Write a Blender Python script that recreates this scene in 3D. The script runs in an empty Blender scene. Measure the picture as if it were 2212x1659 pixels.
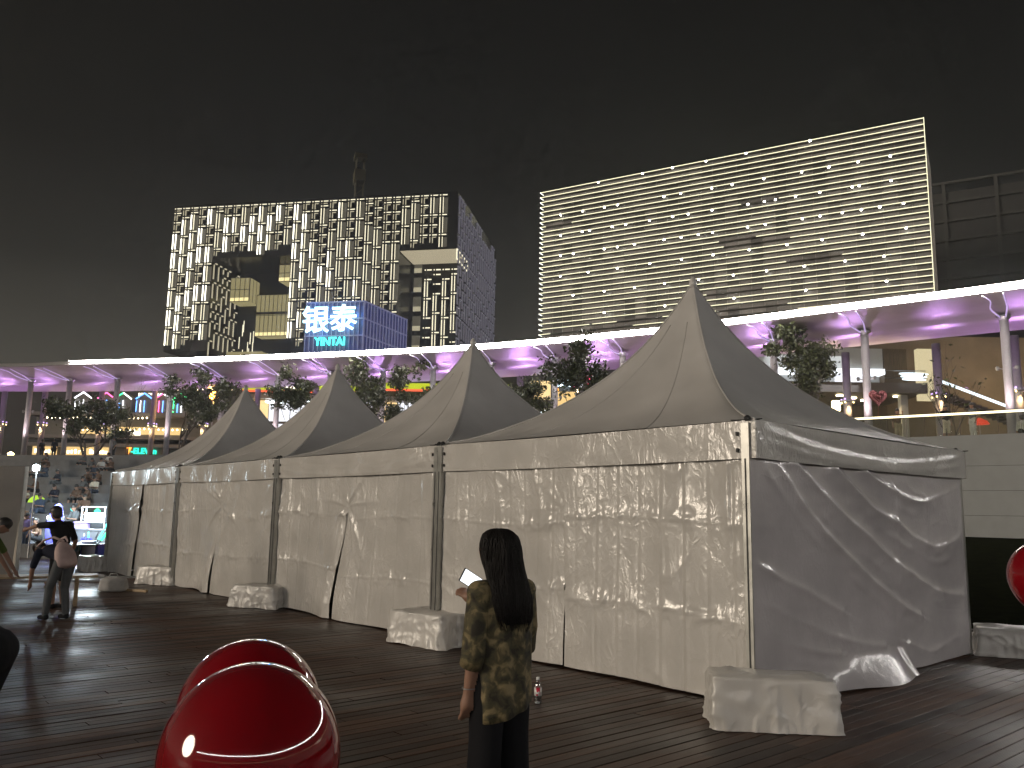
import bpy, bmesh, math, random
import numpy as np
from mathutils import Vector, Matrix
from math import radians as R, sin, cos, pi
random.seed(7); rng = np.random.default_rng(7)
scn = bpy.context.scene
COL = scn.collection

# ------------------------------------------------------------------ camera
cd = bpy.data.cameras.new('camera'); cam = bpy.data.objects.new('camera', cd); COL.objects.link(cam)
pit, rol = R(8.776), R(0.9676)
fw = Vector((0, cos(pit), sin(pit))); up0 = Vector((0, -sin(pit), cos(pit))); r0 = Vector((1, 0, 0))
rt = r0*cos(rol) + up0*sin(rol); up = -r0*sin(rol) + up0*cos(rol)
M = Matrix((rt, up, -fw)).transposed().to_4x4(); M.translation = (0, 0, 1.748); cam.matrix_world = M
cd.sensor_width = 36; cd.lens = 36*1800.3/2212; cd.clip_end = 2000; cd.clip_start = .05
scn.camera = cam

# ------------------------------------------------------------------ night sky, weak ambient key, exposure
wd = bpy.data.worlds.new('World'); scn.world = wd; wd.use_nodes = True
nt = wd.node_tree; nt.nodes.clear()
wo = nt.nodes.new('ShaderNodeOutputWorld'); bg = nt.nodes.new('ShaderNodeBackground')
bg2 = nt.nodes.new('ShaderNodeBackground'); add = nt.nodes.new('ShaderNodeAddShader')
sky = nt.nodes.new('ShaderNodeTexSky'); sky.sky_type = 'NISHITA'; sky.sun_disc = False
SUN_EL, SUN_AZ = R(13), R(250)             # azimuth clockwise from +Y: the light comes from behind the camera, a little left
sky.sun_elevation = SUN_EL; sky.sun_rotation = SUN_AZ
nt.links.new(sky.outputs[0], bg2.inputs[0]); bg2.inputs[1].default_value = .0003
tc = nt.nodes.new('ShaderNodeTexCoord'); sp = nt.nodes.new('ShaderNodeSeparateXYZ'); rp = nt.nodes.new('ShaderNodeValToRGB')
nt.links.new(tc.outputs['Generated'], sp.inputs[0]); nt.links.new(sp.outputs[2], rp.inputs[0]); nt.links.new(rp.outputs[0], bg.inputs[0])
cr = rp.color_ramp                          # glow of the city in the night air, brightest at the horizon, same all round
cr.elements[0].position = 0; cr.elements[0].color = (.078, .071, .058, 1)
cr.elements[1].position = 1; cr.elements[1].color = (.0008, .0008, .0008, 1)
for pos, c in ((.16, (.043, .040, .033)), (.26, (.0095, .0095, .0078)), (.38, (.002, .002, .0017)), (.55, (.0012, .0012, .0012))):
    el = cr.elements.new(pos); el.color = (*c, 1)
bg.inputs[1].default_value = 1.0
nt.links.new(bg.outputs[0], add.inputs[0]); nt.links.new(bg2.outputs[0], add.inputs[1]); nt.links.new(add.outputs[0], wo.inputs[0])
sl = bpy.data.lights.new('sun', 'SUN'); so = bpy.data.objects.new('sun', sl); COL.objects.link(so)
sl.energy = 1.45; sl.angle = R(18); sl.color = (1, .86, .69)
sdir = Vector((sin(SUN_AZ)*cos(SUN_EL), cos(SUN_AZ)*cos(SUN_EL), sin(SUN_EL)))
so.rotation_euler = (-sdir).to_track_quat('-Z', 'Y').to_euler()
scn.view_settings.view_transform = 'Standard'; scn.view_settings.look = 'None'
scn.view_settings.exposure = .3; scn.view_settings.gamma = 1
scn.render.engine = 'CYCLES'; scn.cycles.use_denoising = True
scn.cycles.use_adaptive_sampling = True; scn.cycles.adaptive_threshold = .03
scn.cycles.max_bounces = 4; scn.cycles.diffuse_bounces = 2; scn.cycles.glossy_bounces = 2; scn.cycles.transparent_max_bounces = 8
scn.cycles.sample_clamp_indirect = 4; scn.cycles.caustics_reflective = False; scn.cycles.caustics_refractive = False

# ------------------------------------------------------------------ materials
MT = {}
def _new(n):
    m = bpy.data.materials.new(n); m.use_nodes = True; MT[n] = m
    return m, m.node_tree, m.node_tree.nodes['Principled BSDF']
def mat(n, col, rough=.6, metal=0, var=.0, vscale=6, bump=0, bscale=30, spec=.5, coord='Object', trans=0, stretch=None):
    if n in MT: return MT[n]
    m, t, b = _new(n)
    b.inputs['Base Color'].default_value = (*col, 1); b.inputs['Roughness'].default_value = rough
    b.inputs['Metallic'].default_value = metal; b.inputs['Specular IOR Level'].default_value = spec
    if trans: b.inputs['Transmission Weight'].default_value = trans
    if var or bump:
        c = t.nodes.new('ShaderNodeTexCoord'); mp = t.nodes.new('ShaderNodeMapping')
        t.links.new(c.outputs[coord], mp.inputs[0])
        if stretch: mp.inputs['Scale'].default_value = stretch
    if var:
        nz = t.nodes.new('ShaderNodeTexNoise'); nz.inputs['Scale'].default_value = vscale; nz.inputs['Detail'].default_value = 6
        t.links.new(mp.outputs[0], nz.inputs[0])
        rmp = t.nodes.new('ShaderNodeMapRange'); rmp.inputs[1].default_value = .3; rmp.inputs[2].default_value = .7
        rmp.inputs[3].default_value = 1-var; rmp.inputs[4].default_value = 1+var
        t.links.new(nz.outputs[0], rmp.inputs[0])
        mx = t.nodes.new('ShaderNodeMix'); mx.data_type = 'RGBA'; mx.blend_type = 'MULTIPLY'; mx.inputs[0].default_value = 1
        mx.inputs[6].default_value = (*col, 1); t.links.new(rmp.outputs[0], mx.inputs[7]); t.links.new(mx.outputs[2], b.inputs['Base Color'])
        r2 = t.nodes.new('ShaderNodeMapRange'); r2.inputs[3].default_value = max(.03, rough-.12); r2.inputs[4].default_value = min(1, rough+.12)
        t.links.new(nz.outputs[0], r2.inputs[0]); t.links.new(r2.outputs[0], b.inputs['Roughness'])
    if bump:
        n2 = t.nodes.new('ShaderNodeTexNoise'); n2.inputs['Scale'].default_value = bscale; n2.inputs['Detail'].default_value = 4
        t.links.new(mp.outputs[0], n2.inputs[0])
        bp = t.nodes.new('ShaderNodeBump'); bp.inputs['Strength'].default_value = bump; bp.inputs['Distance'].default_value = .02
        t.links.new(n2.outputs[0], bp.inputs['Height']); t.links.new(bp.outputs[0], b.inputs['Normal'])
    return m
def emis(n, col, s, sample=False, base=(.02, .02, .02)):
    if n in MT: return MT[n]
    m, t, b = _new(n)
    b.inputs['Base Color'].default_value = (*base, 1); b.inputs['Emission Color'].default_value = (*col, 1)
    b.inputs['Emission Strength'].default_value = s; b.inputs['Roughness'].default_value = .5
    if not sample: m.cycles.emission_sampling = 'NONE'
    return m

def vinyl(n, col, rough=.3, crumple=.35):
    m, t, b = _new(n); N = t.nodes; Lk = t.links
    c = N.new('ShaderNodeTexCoord')
    nz = N.new('ShaderNodeTexNoise'); nz.inputs['Scale'].default_value = 1.3; nz.inputs['Detail'].default_value = 5
    Lk.new(c.outputs['Object'], nz.inputs[0])
    rm = N.new('ShaderNodeMapRange'); rm.inputs[1].default_value = .3; rm.inputs[2].default_value = .72; rm.inputs[3].default_value = .82; rm.inputs[4].default_value = 1.06
    Lk.new(nz.outputs[0], rm.inputs[0])
    mx = N.new('ShaderNodeMix'); mx.data_type = 'RGBA'; mx.blend_type = 'MULTIPLY'; mx.inputs[0].default_value = 1
    mx.inputs[6].default_value = (*col, 1); Lk.new(rm.outputs[0], mx.inputs[7]); Lk.new(mx.outputs[2], b.inputs['Base Color'])
    r2 = N.new('ShaderNodeMapRange'); r2.inputs[3].default_value = rough-.06; r2.inputs[4].default_value = rough+.16
    Lk.new(nz.outputs[0], r2.inputs[0]); Lk.new(r2.outputs[0], b.inputs['Roughness'])
    mp = N.new('ShaderNodeMapping'); mp.inputs['Scale'].default_value = (1, 1, .62); Lk.new(c.outputs['Object'], mp.inputs[0])
    prev = None
    for sc, dist, st in ((3.0, .03, 1.), (9.5, .014, 1.), (26, .004, .6)):
        n1 = N.new('ShaderNodeTexNoise'); n1.inputs['Scale'].default_value = sc; n1.inputs['Detail'].default_value = 2; n1.inputs['Distortion'].default_value = .9
        Lk.new(mp.outputs[0], n1.inputs[0])
        a1 = N.new('ShaderNodeMath'); a1.operation = 'SUBTRACT'; a1.inputs[1].default_value = .5; Lk.new(n1.outputs[0], a1.inputs[0])
        a2 = N.new('ShaderNodeMath'); a2.operation = 'ABSOLUTE'; Lk.new(a1.outputs[0], a2.inputs[0])
        a3 = N.new('ShaderNodeMath'); a3.operation = 'POWER'; a3.inputs[1].default_value = .75; Lk.new(a2.outputs[0], a3.inputs[0])
        bu = N.new('ShaderNodeBump'); bu.invert = True; bu.inputs['Distance'].default_value = dist; ms = N.new('ShaderNodeMapRange'); ms.inputs[1].default_value = .42; ms.inputs[2].default_value = .66; ms.inputs[3].default_value = crumple*st*.18; ms.inputs[4].default_value = crumple*st; Lk.new(nz.outputs[0], ms.inputs[0]); Lk.new(ms.outputs[0], bu.inputs['Strength']); Lk.new(a3.outputs[0], bu.inputs['Height'])
        if prev: Lk.new(prev.outputs[0], bu.inputs['Normal'])
        prev = bu
    Lk.new(prev.outputs[0], b.inputs['Normal']); b.inputs['Specular IOR Level'].default_value = .7
    return m
vinyl('tent_wall', (.56, .54, .51), .17, 1.0); vinyl('tent_wall_smooth', (.55, .52, .525), .13, .32); vinyl('tent_roof', (.52, .505, .49), .38, .16); vinyl('tent_cover', (.60, .58, .55), .28, .55)

def deck_mat(n, island):
    m, t, b = _new(n); N = t.nodes; Lk = t.links
    g = N.new('ShaderNodeNewGeometry'); oi = N.new('ShaderNodeObjectInfo'); c = N.new('ShaderNodeTexCoord')
    sc = N.new('ShaderNodeVectorMath'); sc.operation = 'MULTIPLY'; sc.inputs[1].default_value = (1.2, 26, 26)
    rot = N.new('ShaderNodeVectorRotate'); rot.rotation_type = 'Z_AXIS'; rot.inputs['Angle'].default_value = -R(41.39)
    Lk.new(g.outputs['Position'], rot.inputs[0]); Lk.new(rot.outputs[0], sc.inputs[0])
    nz = N.new('ShaderNodeTexNoise'); nz.inputs['Scale'].default_value = 1; nz.inputs['Detail'].default_value = 6; Lk.new(sc.outputs[0], nz.inputs[0])
    big = N.new('ShaderNodeTexNoise'); big.inputs['Scale'].default_value = .55; big.inputs['Detail'].default_value = 5; Lk.new(g.outputs['Position'], big.inputs[0])
    src = g.outputs['Random Per Island'] if island else oi.outputs['Random']
    rp = N.new('ShaderNodeValToRGB'); Lk.new(src, rp.inputs[0])
    rp.color_ramp.elements[0].color = (.032, .017, .010, 1); rp.color_ramp.elements[1].color = (.115, .060, .036, 1)
    e = rp.color_ramp.elements.new(.5); e.color = (.066, .035, .021, 1)
    m1 = N.new('ShaderNodeMapRange'); m1.inputs[1].default_value = .3; m1.inputs[2].default_value = .7; m1.inputs[3].default_value = .6; m1.inputs[4].default_value = 1.3; Lk.new(nz.outputs[0], m1.inputs[0])
    m2 = N.new('ShaderNodeMapRange'); m2.inputs[1].default_value = .38; m2.inputs[2].default_value = .62; m2.inputs[3].default_value = .55; m2.inputs[4].default_value = 1.2; Lk.new(big.outputs[0], m2.inputs[0])
    mm = N.new('ShaderNodeMath'); mm.operation = 'MULTIPLY'; Lk.new(m1.outputs[0], mm.inputs[0]); Lk.new(m2.outputs[0], mm.inputs[1])
    mx = N.new('ShaderNodeMix'); mx.data_type = 'RGBA'; mx.blend_type = 'MULTIPLY'; mx.inputs[0].default_value = 1
    Lk.new(rp.outputs[0], mx.inputs[6]); Lk.new(mm.outputs[0], mx.inputs[7]); Lk.new(mx.outputs[2], b.inputs['Base Color'])
    rr = N.new('ShaderNodeMapRange'); rr.inputs[1].default_value = .35; rr.inputs[2].default_value = .65; rr.inputs[3].default_value = .32; rr.inputs[4].default_value = .66; b.inputs['Specular IOR Level'].default_value = .32
    Lk.new(big.outputs[0], rr.inputs[0]); Lk.new(rr.outputs[0], b.inputs['Roughness'])
    wv = N.new('ShaderNodeTexWave'); wv.bands_direction = 'Y'; wv.inputs['Scale'].default_value = 22; wv.inputs['Distortion'].default_value = .4
    Lk.new(rot.outputs[0], wv.inputs[0])
    b0 = N.new('ShaderNodeBump'); b0.inputs['Strength'].default_value = .25; b0.inputs['Distance'].default_value = .004; Lk.new(wv.outputs[1], b0.inputs['Height'])
    bp = N.new('ShaderNodeBump'); bp.inputs['Strength'].default_value = .35; bp.inputs['Distance'].default_value = .006
    Lk.new(nz.outputs[0], bp.inputs['Height']); Lk.new(b0.outputs[0], bp.inputs['Normal']); Lk.new(bp.outputs[0], b.inputs['Normal'])
    return m
deck_mat('deck_board', False); deck_mat('deck_board_field', True)

# ------------------------------------------------------------------ mesh helpers
class MB:
    def __init__(s): s.v = []; s.f = []; s.mi = []; s.cur = 0
    def add(s, vs, fs):
        o = len(s.v); s.v += [tuple(p) for p in vs]; s.f += [tuple(i+o for i in f) for f in fs]; s.mi += [s.cur]*len(fs); return s
    def box(s, a, b, rz=0, piv=None):
        x0, y0, z0 = a; x1, y1, z1 = b
        vs = [(x0, y0, z0), (x1, y0, z0), (x1, y1, z0), (x0, y1, z0), (x0, y0, z1), (x1, y0, z1), (x1, y1, z1), (x0, y1, z1)]
        if rz:
            p = Vector(piv) if piv else Vector(((x0+x1)/2, (y0+y1)/2, 0)); mz = Matrix.Rotation(rz, 3, 'Z')
            vs = [mz @ (Vector(q)-p)+p for q in vs]
        return s.add(vs, [(0, 3, 2, 1), (4, 5, 6, 7), (0, 1, 5, 4), (1, 2, 6, 5), (2, 3, 7, 6), (3, 0, 4, 7)])
    def tube(s, pts, rad, n=10, cap=True):
        pts = [Vector(p) for p in pts]
        if not hasattr(rad, '__len__'): rad = [rad]*len(pts)
        vs = []; fs = []; ref = None
        for i, p in enumerate(pts):
            d = (pts[min(i+1, len(pts)-1)]-pts[max(i-1, 0)]).normalized()
            a = Vector((0, 0, 1)) if abs(d.z) < .9 else Vector((1, 0, 0))
            if ref is None: ref = d.cross(a).normalized()
            ref = (ref - d*ref.dot(d)).normalized(); w = d.cross(ref)
            for k in range(n):
                t = 2*pi*k/n; vs.append(p+(ref*cos(t)+w*sin(t))*rad[i])
        for i in range(len(pts)-1):
            for k in range(n): fs.append((i*n+k, i*n+(k+1) % n, (i+1)*n+(k+1) % n, (i+1)*n+k))
        if cap: fs.append(tuple(range(n-1, -1, -1))); fs.append(tuple((len(pts)-1)*n+k for k in range(n)))
        return s.add(vs, fs)
    def lathe(s, prof, c=(0, 0, 0), n=20, sx=1, sy=1):
        vs = [(c[0]+r*cos(2*pi*k/n)*sx, c[1]+r*sin(2*pi*k/n)*sy, c[2]+z) for r, z in prof for k in range(n)]
        fs = [(i*n+k, i*n+(k+1) % n, (i+1)*n+(k+1) % n, (i+1)*n+k) for i in range(len(prof)-1) for k in range(n)]
        fs += [tuple(range(n-1, -1, -1)), tuple((len(prof)-1)*n+k for k in range(n))]
        return s.add(vs, fs)
    def grid(s, P, flip=False, closed=False):
        nu, nv = P.shape[:2]; fs = []
        for i in range(nu-1 if not closed else nu):
            i2 = (i+1) % nu
            for j in range(nv-1):
                f = (i*nv+j, i2*nv+j, i2*nv+j+1, i*nv+j+1); fs.append(f[::-1] if flip else f)
        return s.add(P.reshape(-1, 3).tolist(), fs)
    def mesh(s, name, mats, smooth=False):
        me = bpy.data.meshes.new(name); me.from_pydata(s.v, [], s.f); me.update()
        for m in (mats if isinstance(mats, (list, tuple)) else [mats]): me.materials.append(MT[m] if isinstance(m, str) else m)
        if max(s.mi, default=0) > 0: me.polygons.foreach_set('material_index', s.mi)
        if smooth: me.polygons.foreach_set('use_smooth', [True]*len(me.polygons))
        return me
    def build(s, name, mats, parent=None, smooth=False, kind=None):
        o = link(name, s.mesh(name, mats, smooth), parent)
        if kind: o['kind'] = kind
        return o
def link(name, me, parent=None):
    o = bpy.data.objects.new(name, me); COL.objects.link(o)
    if parent: o.parent = parent
    return o
def tag(o, label, cat, group=None):
    o['label'] = label; o['category'] = cat
    if group: o['group'] = group
    return o
def thing(name, label, cat, loc=(0, 0, 0), rz=0, group=None):
    o = bpy.data.objects.new(name, None); COL.objects.link(o); o.location = loc; o.rotation_euler = (0, 0, rz); o.empty_display_size = .2
    o['kind'] = 'thing'
    return tag(o, label, cat, group)
def struct(o): o['kind'] = 'structure'; return o
def cube_mesh(m):
    return MB().box((-.5, -.5, -.5), (.5, .5, .5)).mesh('piece', m)
def piece(name, me, parent, c, size, rz=0):
    o = link(name, me, parent); o.location = c; o.scale = size; o.rotation_euler = (0, 0, rz); return o
def lamp(kind, name, loc, energy, color, parent=None, direction=None, **kw):
    l = bpy.data.lights.new(name, kind); o = bpy.data.objects.new(name, l); COL.objects.link(o); o.location = loc
    l.energy = energy; l.color = color
    for k, v in kw.items(): setattr(l, k, v)
    if direction: o.rotation_euler = Vector(direction).to_track_quat('-Z', 'Y').to_euler()
    if parent: o.parent = parent
    return o
def text(name, body, size, m, parent, loc, rot, ext=.05, offset=0, sx=1, shear=0, align='CENTER'):
    c = bpy.data.curves.new(name, 'FONT'); c.body = body; c.size = size; c.extrude = ext; c.offset = offset; c.align_x = align; c.shear = shear
    o = bpy.data.objects.new(name, c); COL.objects.link(o); dg = bpy.context.evaluated_depsgraph_get()
    me = bpy.data.meshes.new_from_object(o.evaluated_get(dg)); bpy.data.objects.remove(o)
    me.materials.clear(); me.materials.append(MT[m]); o = link(name, me, parent); o.location = loc; o.rotation_euler = rot; o.scale = (sx, 1, 1); return o
# numpy value noise
_perm = rng.random((256, 256))
def vnoise(x, y, seed=0):
    x = np.asarray(x, float)+seed*17.31; y = np.asarray(y, float)+seed*9.77
    xi = np.floor(x).astype(int); yi = np.floor(y).astype(int); fx = x-xi; fy = y-yi
    fx = fx*fx*(3-2*fx); fy = fy*fy*(3-2*fy); p = _perm
    a = p[xi % 256, yi % 256]; b = p[(xi+1) % 256, yi % 256]; c = p[xi % 256, (yi+1) % 256]; d = p[(xi+1) % 256, (yi+1) % 256]
    return (a*(1-fx)+b*fx)*(1-fy)+(c*(1-fx)+d*fx)*fy - .5
def fbm(x, y, seed=0, o=3):
    return sum(vnoise(x*2**k, y*2**k, seed+k)*.5**k for k in range(o))
def sstep(a, b, x):
    t = np.clip((x-a)/(b-a), 0, 1); return t*t*(3-2*t)
def curve_pts(P, n):
    P = [np.array(p, float) for p in P]; out = []
    for i in range(len(P)-1):
        a = P[max(i-1, 0)]; b = P[i]; c = P[i+1]; d = P[min(i+2, len(P)-1)]
        for k in range(n):
            t = k/n; out.append(.5*((2*b)+(c-a)*t+(2*a-5*b+4*c-d)*t*t+(3*b-a-3*c+d)*t**3))
    out.append(P[-1]); return np.array(out)

# ------------------------------------------------------------------ ground, deck, lawn
mat('paving', (.05, .048, .046), .7, var=.3, vscale=2, bump=.3, bscale=20, coord='Object')
struct(MB().box((-600, -300, -.4), (600, 900, -.07)).build('ground', 'paving'))
DK = R(41.39)
deck = thing('deck', 'dark brown timber deck boards', 'deck', (0, 0, 0), DK); deck['kind'] = 'structure'
del deck['category']
mat('deck_joist', (.012, .01, .009), .9)
MB().box((-14, -8, -.065), (14.6, 42, -.034)).build('deck_base', 'deck_joist', deck)
bd = MB()      # one board with softened long edges
pr = [(-.5, -.5), (-.5, .38), (-.46, .5), (.46, .5), (.5, .38), (.5, -.5)]
bd.add([(x, y, z) for x in (-.5, .5) for y, z in pr], [tuple(range(5, -1, -1)), tuple(range(6, 12))]+[(i, (i+1) % 6, 6+(i+1) % 6, 6+i) for i in range(6)])
board_me = bd.mesh('plank', 'deck_board'); field = MB(); boards = []
row = 0; y = -2.0
while y < 40:
    x = -4-random.random()*3.6
    while x < 14.6:
        L_ = random.choice((2.4, 3.0, 3.6)); x1 = min(x+L_, 14.6)
        cx, cy = (x+x1)/2, y+.06
        if not (y > 26 and x > 12): boards.append((cx, cy, x1-x-.006))
        x = x1
    y += .127
cw, sw = cos(DK), sin(DK)
def seen(b):
    best = None
    for k in (-.5, 0, .5):
        X = b[0]+b[2]*k; gx, gy = X*cw-b[1]*sw, X*sw+b[1]*cw
        inside_tent = 7.3 < X < 11.9 and 5 < b[1] < 24.5
        if gy > 5.2 and abs(gx) < .63*gy and not inside_tent:
            d = math.hypot(gx, gy); best = d if best is None else min(best, d)
    return best
rank = sorted([b for b in boards if seen(b) is not None], key=seen); near = set(rank[:298])
for b in boards:
    tz = random.uniform(-.0035, .0015)
    if b in near: piece('plank', board_me, deck, (b[0], b[1], -.016+tz), (b[2], .119, .032))
    else:
        field.add([(b[0]+p[0]*b[2], b[1]+p[1]*.119, -.016+tz+p[2]*.032) for p in bd.v], bd.f)
field.build('plank_field', 'deck_board_field', deck, kind='stuff')

mat('grass_soil', (.006, .007, .002), .95, spec=0, var=.4, vscale=3, bump=.6, bscale=60)
gx = np.linspace(14.7, 46, 40); gy = np.linspace(-34, 15, 50)
def lawn_z(X, Y): return 1.15*sstep(16, 38, X)-.03+.06*fbm(X*.4, Y*.4, 3)
GX, GY = np.meshgrid(gx, gy, indexing='ij'); LZ = lawn_z(GX, GY)
lw = MB().grid(np.stack([GX, GY, LZ], -1)).build('lawn', 'grass_soil', None, True); lw.rotation_euler = (0, 0, DK); struct(lw)
mat('grass_blade', (.014, .017, .004), .9, spec=0, var=.4, vscale=1.5)
gb = MB()
for i in range(9000):
    X = 14.75+rng.random()**1.5*22; Y = rng.uniform(-9, 5.5); h = rng.uniform(.05, .13); a = rng.uniform(0, 6.28); z = float(lawn_z(X, Y))
    gb.add([(X-.012*cos(a), Y-.012*sin(a), z), (X+.012*cos(a), Y+.012*sin(a), z), (X+.05*sin(a), Y-.05*cos(a), z+h)], [(0, 1, 2)])
go = gb.build('grass', 'grass_blade', None, kind='stuff'); go.rotation_euler = (0, 0, DK); go['label'] = 'short dark grass on the lawn beside the tents'
mat('kerb_stone', (.12, .115, .11), .7, var=.2)
k = MB().box((14.6, -34, -.07), (14.72, 15, .03)).build('kerb', 'kerb_stone'); k.rotation_euler = (0, 0, DK); struct(k)

# ------------------------------------------------------------------ raised terrace, retaining wall, seating steps
NE = curve_pts([(-80, 66), (-60, 65.3), (-39.2, 62.9), (-33.03, 61.3), (-19.9, 58.2), (-3.2, 52.9), (8.3, 46.85), (11.9, 44.3), (17.96, 39.75), (22.8, 36.1), (29, 30.5), (35.5, 22), (39.5, 11), (40.5, -3), (37.5, -17), (30, -29), (18, -36.5), (4, -39.5), (-12, -39), (-28, -35), (-42, -28)], 8)
TG = np.gradient(NE, axis=0); TG /= np.linalg.norm(TG, axis=1)[:, None]; NO = np.stack([-TG[:, 1], TG[:, 0]], 1)
def off(d): return NE+NO*(d if np.ndim(d) == 0 else np.asarray(d)[:, None])
def strip(ds, zs):                                  # sheet swept along the curve: offsets and heights of the profile
    return np.stack([np.concatenate([off(d), np.full((len(NE), 1), z) if np.ndim(z) == 0 else z[:, None]], 1) for d, z in zip(ds, zs)], 1)
TZ = 5.1
mat('terrace_paving', (.16, .15, .14), .55, var=.2, vscale=3)
struct(MB().grid(strip([-4, 75], [TZ, TZ])).build('terrace', 'terrace_paving'))
mat('wall_panel', (.24, .25, .25), .55, var=.06, vscale=2)
iR = int(np.argmax(NE[:, 0] > -6))
wallt = thing('retaining_wall', 'pale grey panelled retaining wall below the terrace balustrade', 'wall')
cuts = [-.2, 1.95, 2.95, 3.95, 5.22]
for a, b in zip(cuts[:-1], cuts[1:]):
    P = strip([-4.0, -4.0, -3.7, -3.7], [a+.006, b-.006, b-.006, a+.006])[iR:]
    MB().grid(P, flip=True).build('panel', 'wall_panel', wallt)
MB().grid(strip([-3.95, -3.95], [-.2, 5.2])[iR:], flip=True).build('backing', 'deck_joist', wallt)
mat('step_stone', (.085, .088, .095), .6, var=.25, vscale=2, bump=.2)
stp = thing('amphitheatre_steps', 'wide grey stone seating steps', 'steps'); stp['kind'] = 'structure'; del stp['category']
for kx in range(11):
    z1 = TZ-.465*kx-.004; z0 = z1-.465; d0, d1 = -4-2.35*kx, -4-2.35*(kx+1)
    MB().grid(strip([d0+.05, d0, d0, d1-.03, d1-.03], [z1, z1, z0, z0, z0-.06])[:iR+1], flip=True).build('step', 'step_stone', stp)
def curve_at(x, d, z):                              # point at offset d from the canopy edge nearest the given x
    P = off(d); P = P[P[:, 1] > 15] if x > -50 else P; P = P[:np.argmax(P[:, 0])+1]; k0 = int(np.argmax(NE[:, 1] > 15)) if x > -50 else 0; i = int(np.argmin(abs(P[:, 0]-x))); s_ = (x-P[i, 0])/TG[i+k0, 0]; return Vector((x, P[i, 1]+TG[i+k0, 1]*s_, z)), math.atan2(TG[i+k0, 1], TG[i+k0, 0])
# balustrade with glass and lit rail
def glass(n, tint=(.75, .85, .85), alpha=.8):
    m, t, b = _new(n); tr = t.nodes.new('ShaderNodeBsdfTransparent'); gl = t.nodes.new('ShaderNodeBsdfGlossy'); mx = t.nodes.new('ShaderNodeMixShader')
    tr.inputs[0].default_value = (*tint, 1); gl.inputs['Roughness'].default_value = .06; mx.inputs[0].default_value = 1-alpha
    t.links.new(tr.outputs[0], mx.inputs[1]); t.links.new(gl.outputs[0], mx.inputs[2]); t.links.new(mx.outputs[0], t.nodes['Material Output'].inputs[0])
    return m
glass('balustrade_glass', (.82, .84, .8), .9)
emis('rail_light', (1, .86, .52), 2.6, True)
mat('steel', (.35, .35, .36), .35, .9)
mat('tower_fin_post', (.05, .05, .05), .5, .3)
bal = thing('balustrade', 'glass terrace balustrade with a glowing warm handrail above the grey wall', 'balustrade')
i0 = int(np.argmax(NE[:, 0] > 9)); P = off(-3.6)
for i in range(i0, len(NE)-2, 1):
    a, b = P[i], P[i+1]; m = MB(); t = (b-a)/np.linalg.norm(b-a); a2, b2 = a+t*.03, b-t*.03; nn = np.array([-t[1], t[0]])*.008
    m.add([(*(a2-nn), TZ+.02), (*(b2-nn), TZ+.02), (*(b2-nn), TZ+1.0), (*(a2-nn), TZ+1.0), (*(a2+nn), TZ+.02), (*(b2+nn), TZ+.02), (*(b2+nn), TZ+1.0), (*(a2+nn), TZ+1.0)],
          [(0, 1, 2, 3), (5, 4, 7, 6), (3, 2, 6, 7), (0, 4, 5, 1), (0, 3, 7, 4), (1, 5, 6, 2)]); m.build('glass_panel', 'balustrade_glass', bal)
    MB().tube([(*a, TZ), (*a, TZ+1.02)], .012, 6).build('post', 'tower_fin_post', bal)
MB().tube([(*p, TZ+1.06) for p in P[i0:len(NE)-1]], .045, 8).build('handrail', 'rail_light', bal, True)

# ------------------------------------------------------------------ canopy
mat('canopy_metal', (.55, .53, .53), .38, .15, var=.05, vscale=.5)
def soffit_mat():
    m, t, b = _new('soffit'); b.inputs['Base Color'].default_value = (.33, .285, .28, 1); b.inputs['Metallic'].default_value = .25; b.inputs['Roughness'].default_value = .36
    c = t.nodes.new('ShaderNodeTexCoord'); nz = t.nodes.new('ShaderNodeTexNoise'); nz.inputs['Scale'].default_value = .55; nz.inputs['Detail'].default_value = 2
    bp = t.nodes.new('ShaderNodeBump'); bp.inputs['Strength'].default_value = .35; bp.inputs['Distance'].default_value = .25
    t.links.new(c.outputs['Object'], nz.inputs[0]); t.links.new(nz.outputs[0], bp.inputs['Height']); t.links.new(bp.outputs[0], b.inputs['Normal'])
soffit_mat()
emis('canopy_led', (1, .95, .90), 40.0, True); emis('canopy_led_back', (.85, .5, 1), 2.2, True)
can = thing('canopy', 'long curved walkway canopy with a bright white light strip along its edge', 'canopy')
W = 12.0-3.0*sstep(-35, 20, NE[:, 0])
MB().grid(strip([0*W, .02*W, W*.98, W], [12.12, 12.42, 12.42, 12.12])).build('roof_deck', 'canopy_metal', can, True)
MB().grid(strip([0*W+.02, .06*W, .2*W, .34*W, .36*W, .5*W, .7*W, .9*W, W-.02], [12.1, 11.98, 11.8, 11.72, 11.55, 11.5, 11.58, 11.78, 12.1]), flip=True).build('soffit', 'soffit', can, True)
iL = int(np.argmax(NE[:, 0] > -33.2))
def ledge(i0, i1, d, z0, z1, th):
    k_ = sstep(0, 5, np.arange(len(NE))-i0+.6); zb = z1-(z1-z0)*k_; zt = np.full(len(NE), z1)
    return strip([d-th, d-th, d, d, d-th], [zb, zt, zt, zb, zb])[i0:i1]
MB().grid(ledge(iL, len(NE), -.01, 12.07, 12.37, .12), flip=True).build('light_strip', 'canopy_led', can)
MB().grid(strip([W+.03, W+.03, W+.1, W+.1, W+.03], [12.0, 12.1, 12.1, 12.0, 12.0])).build('rear_light_strip', 'canopy_led_back', can)
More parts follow.
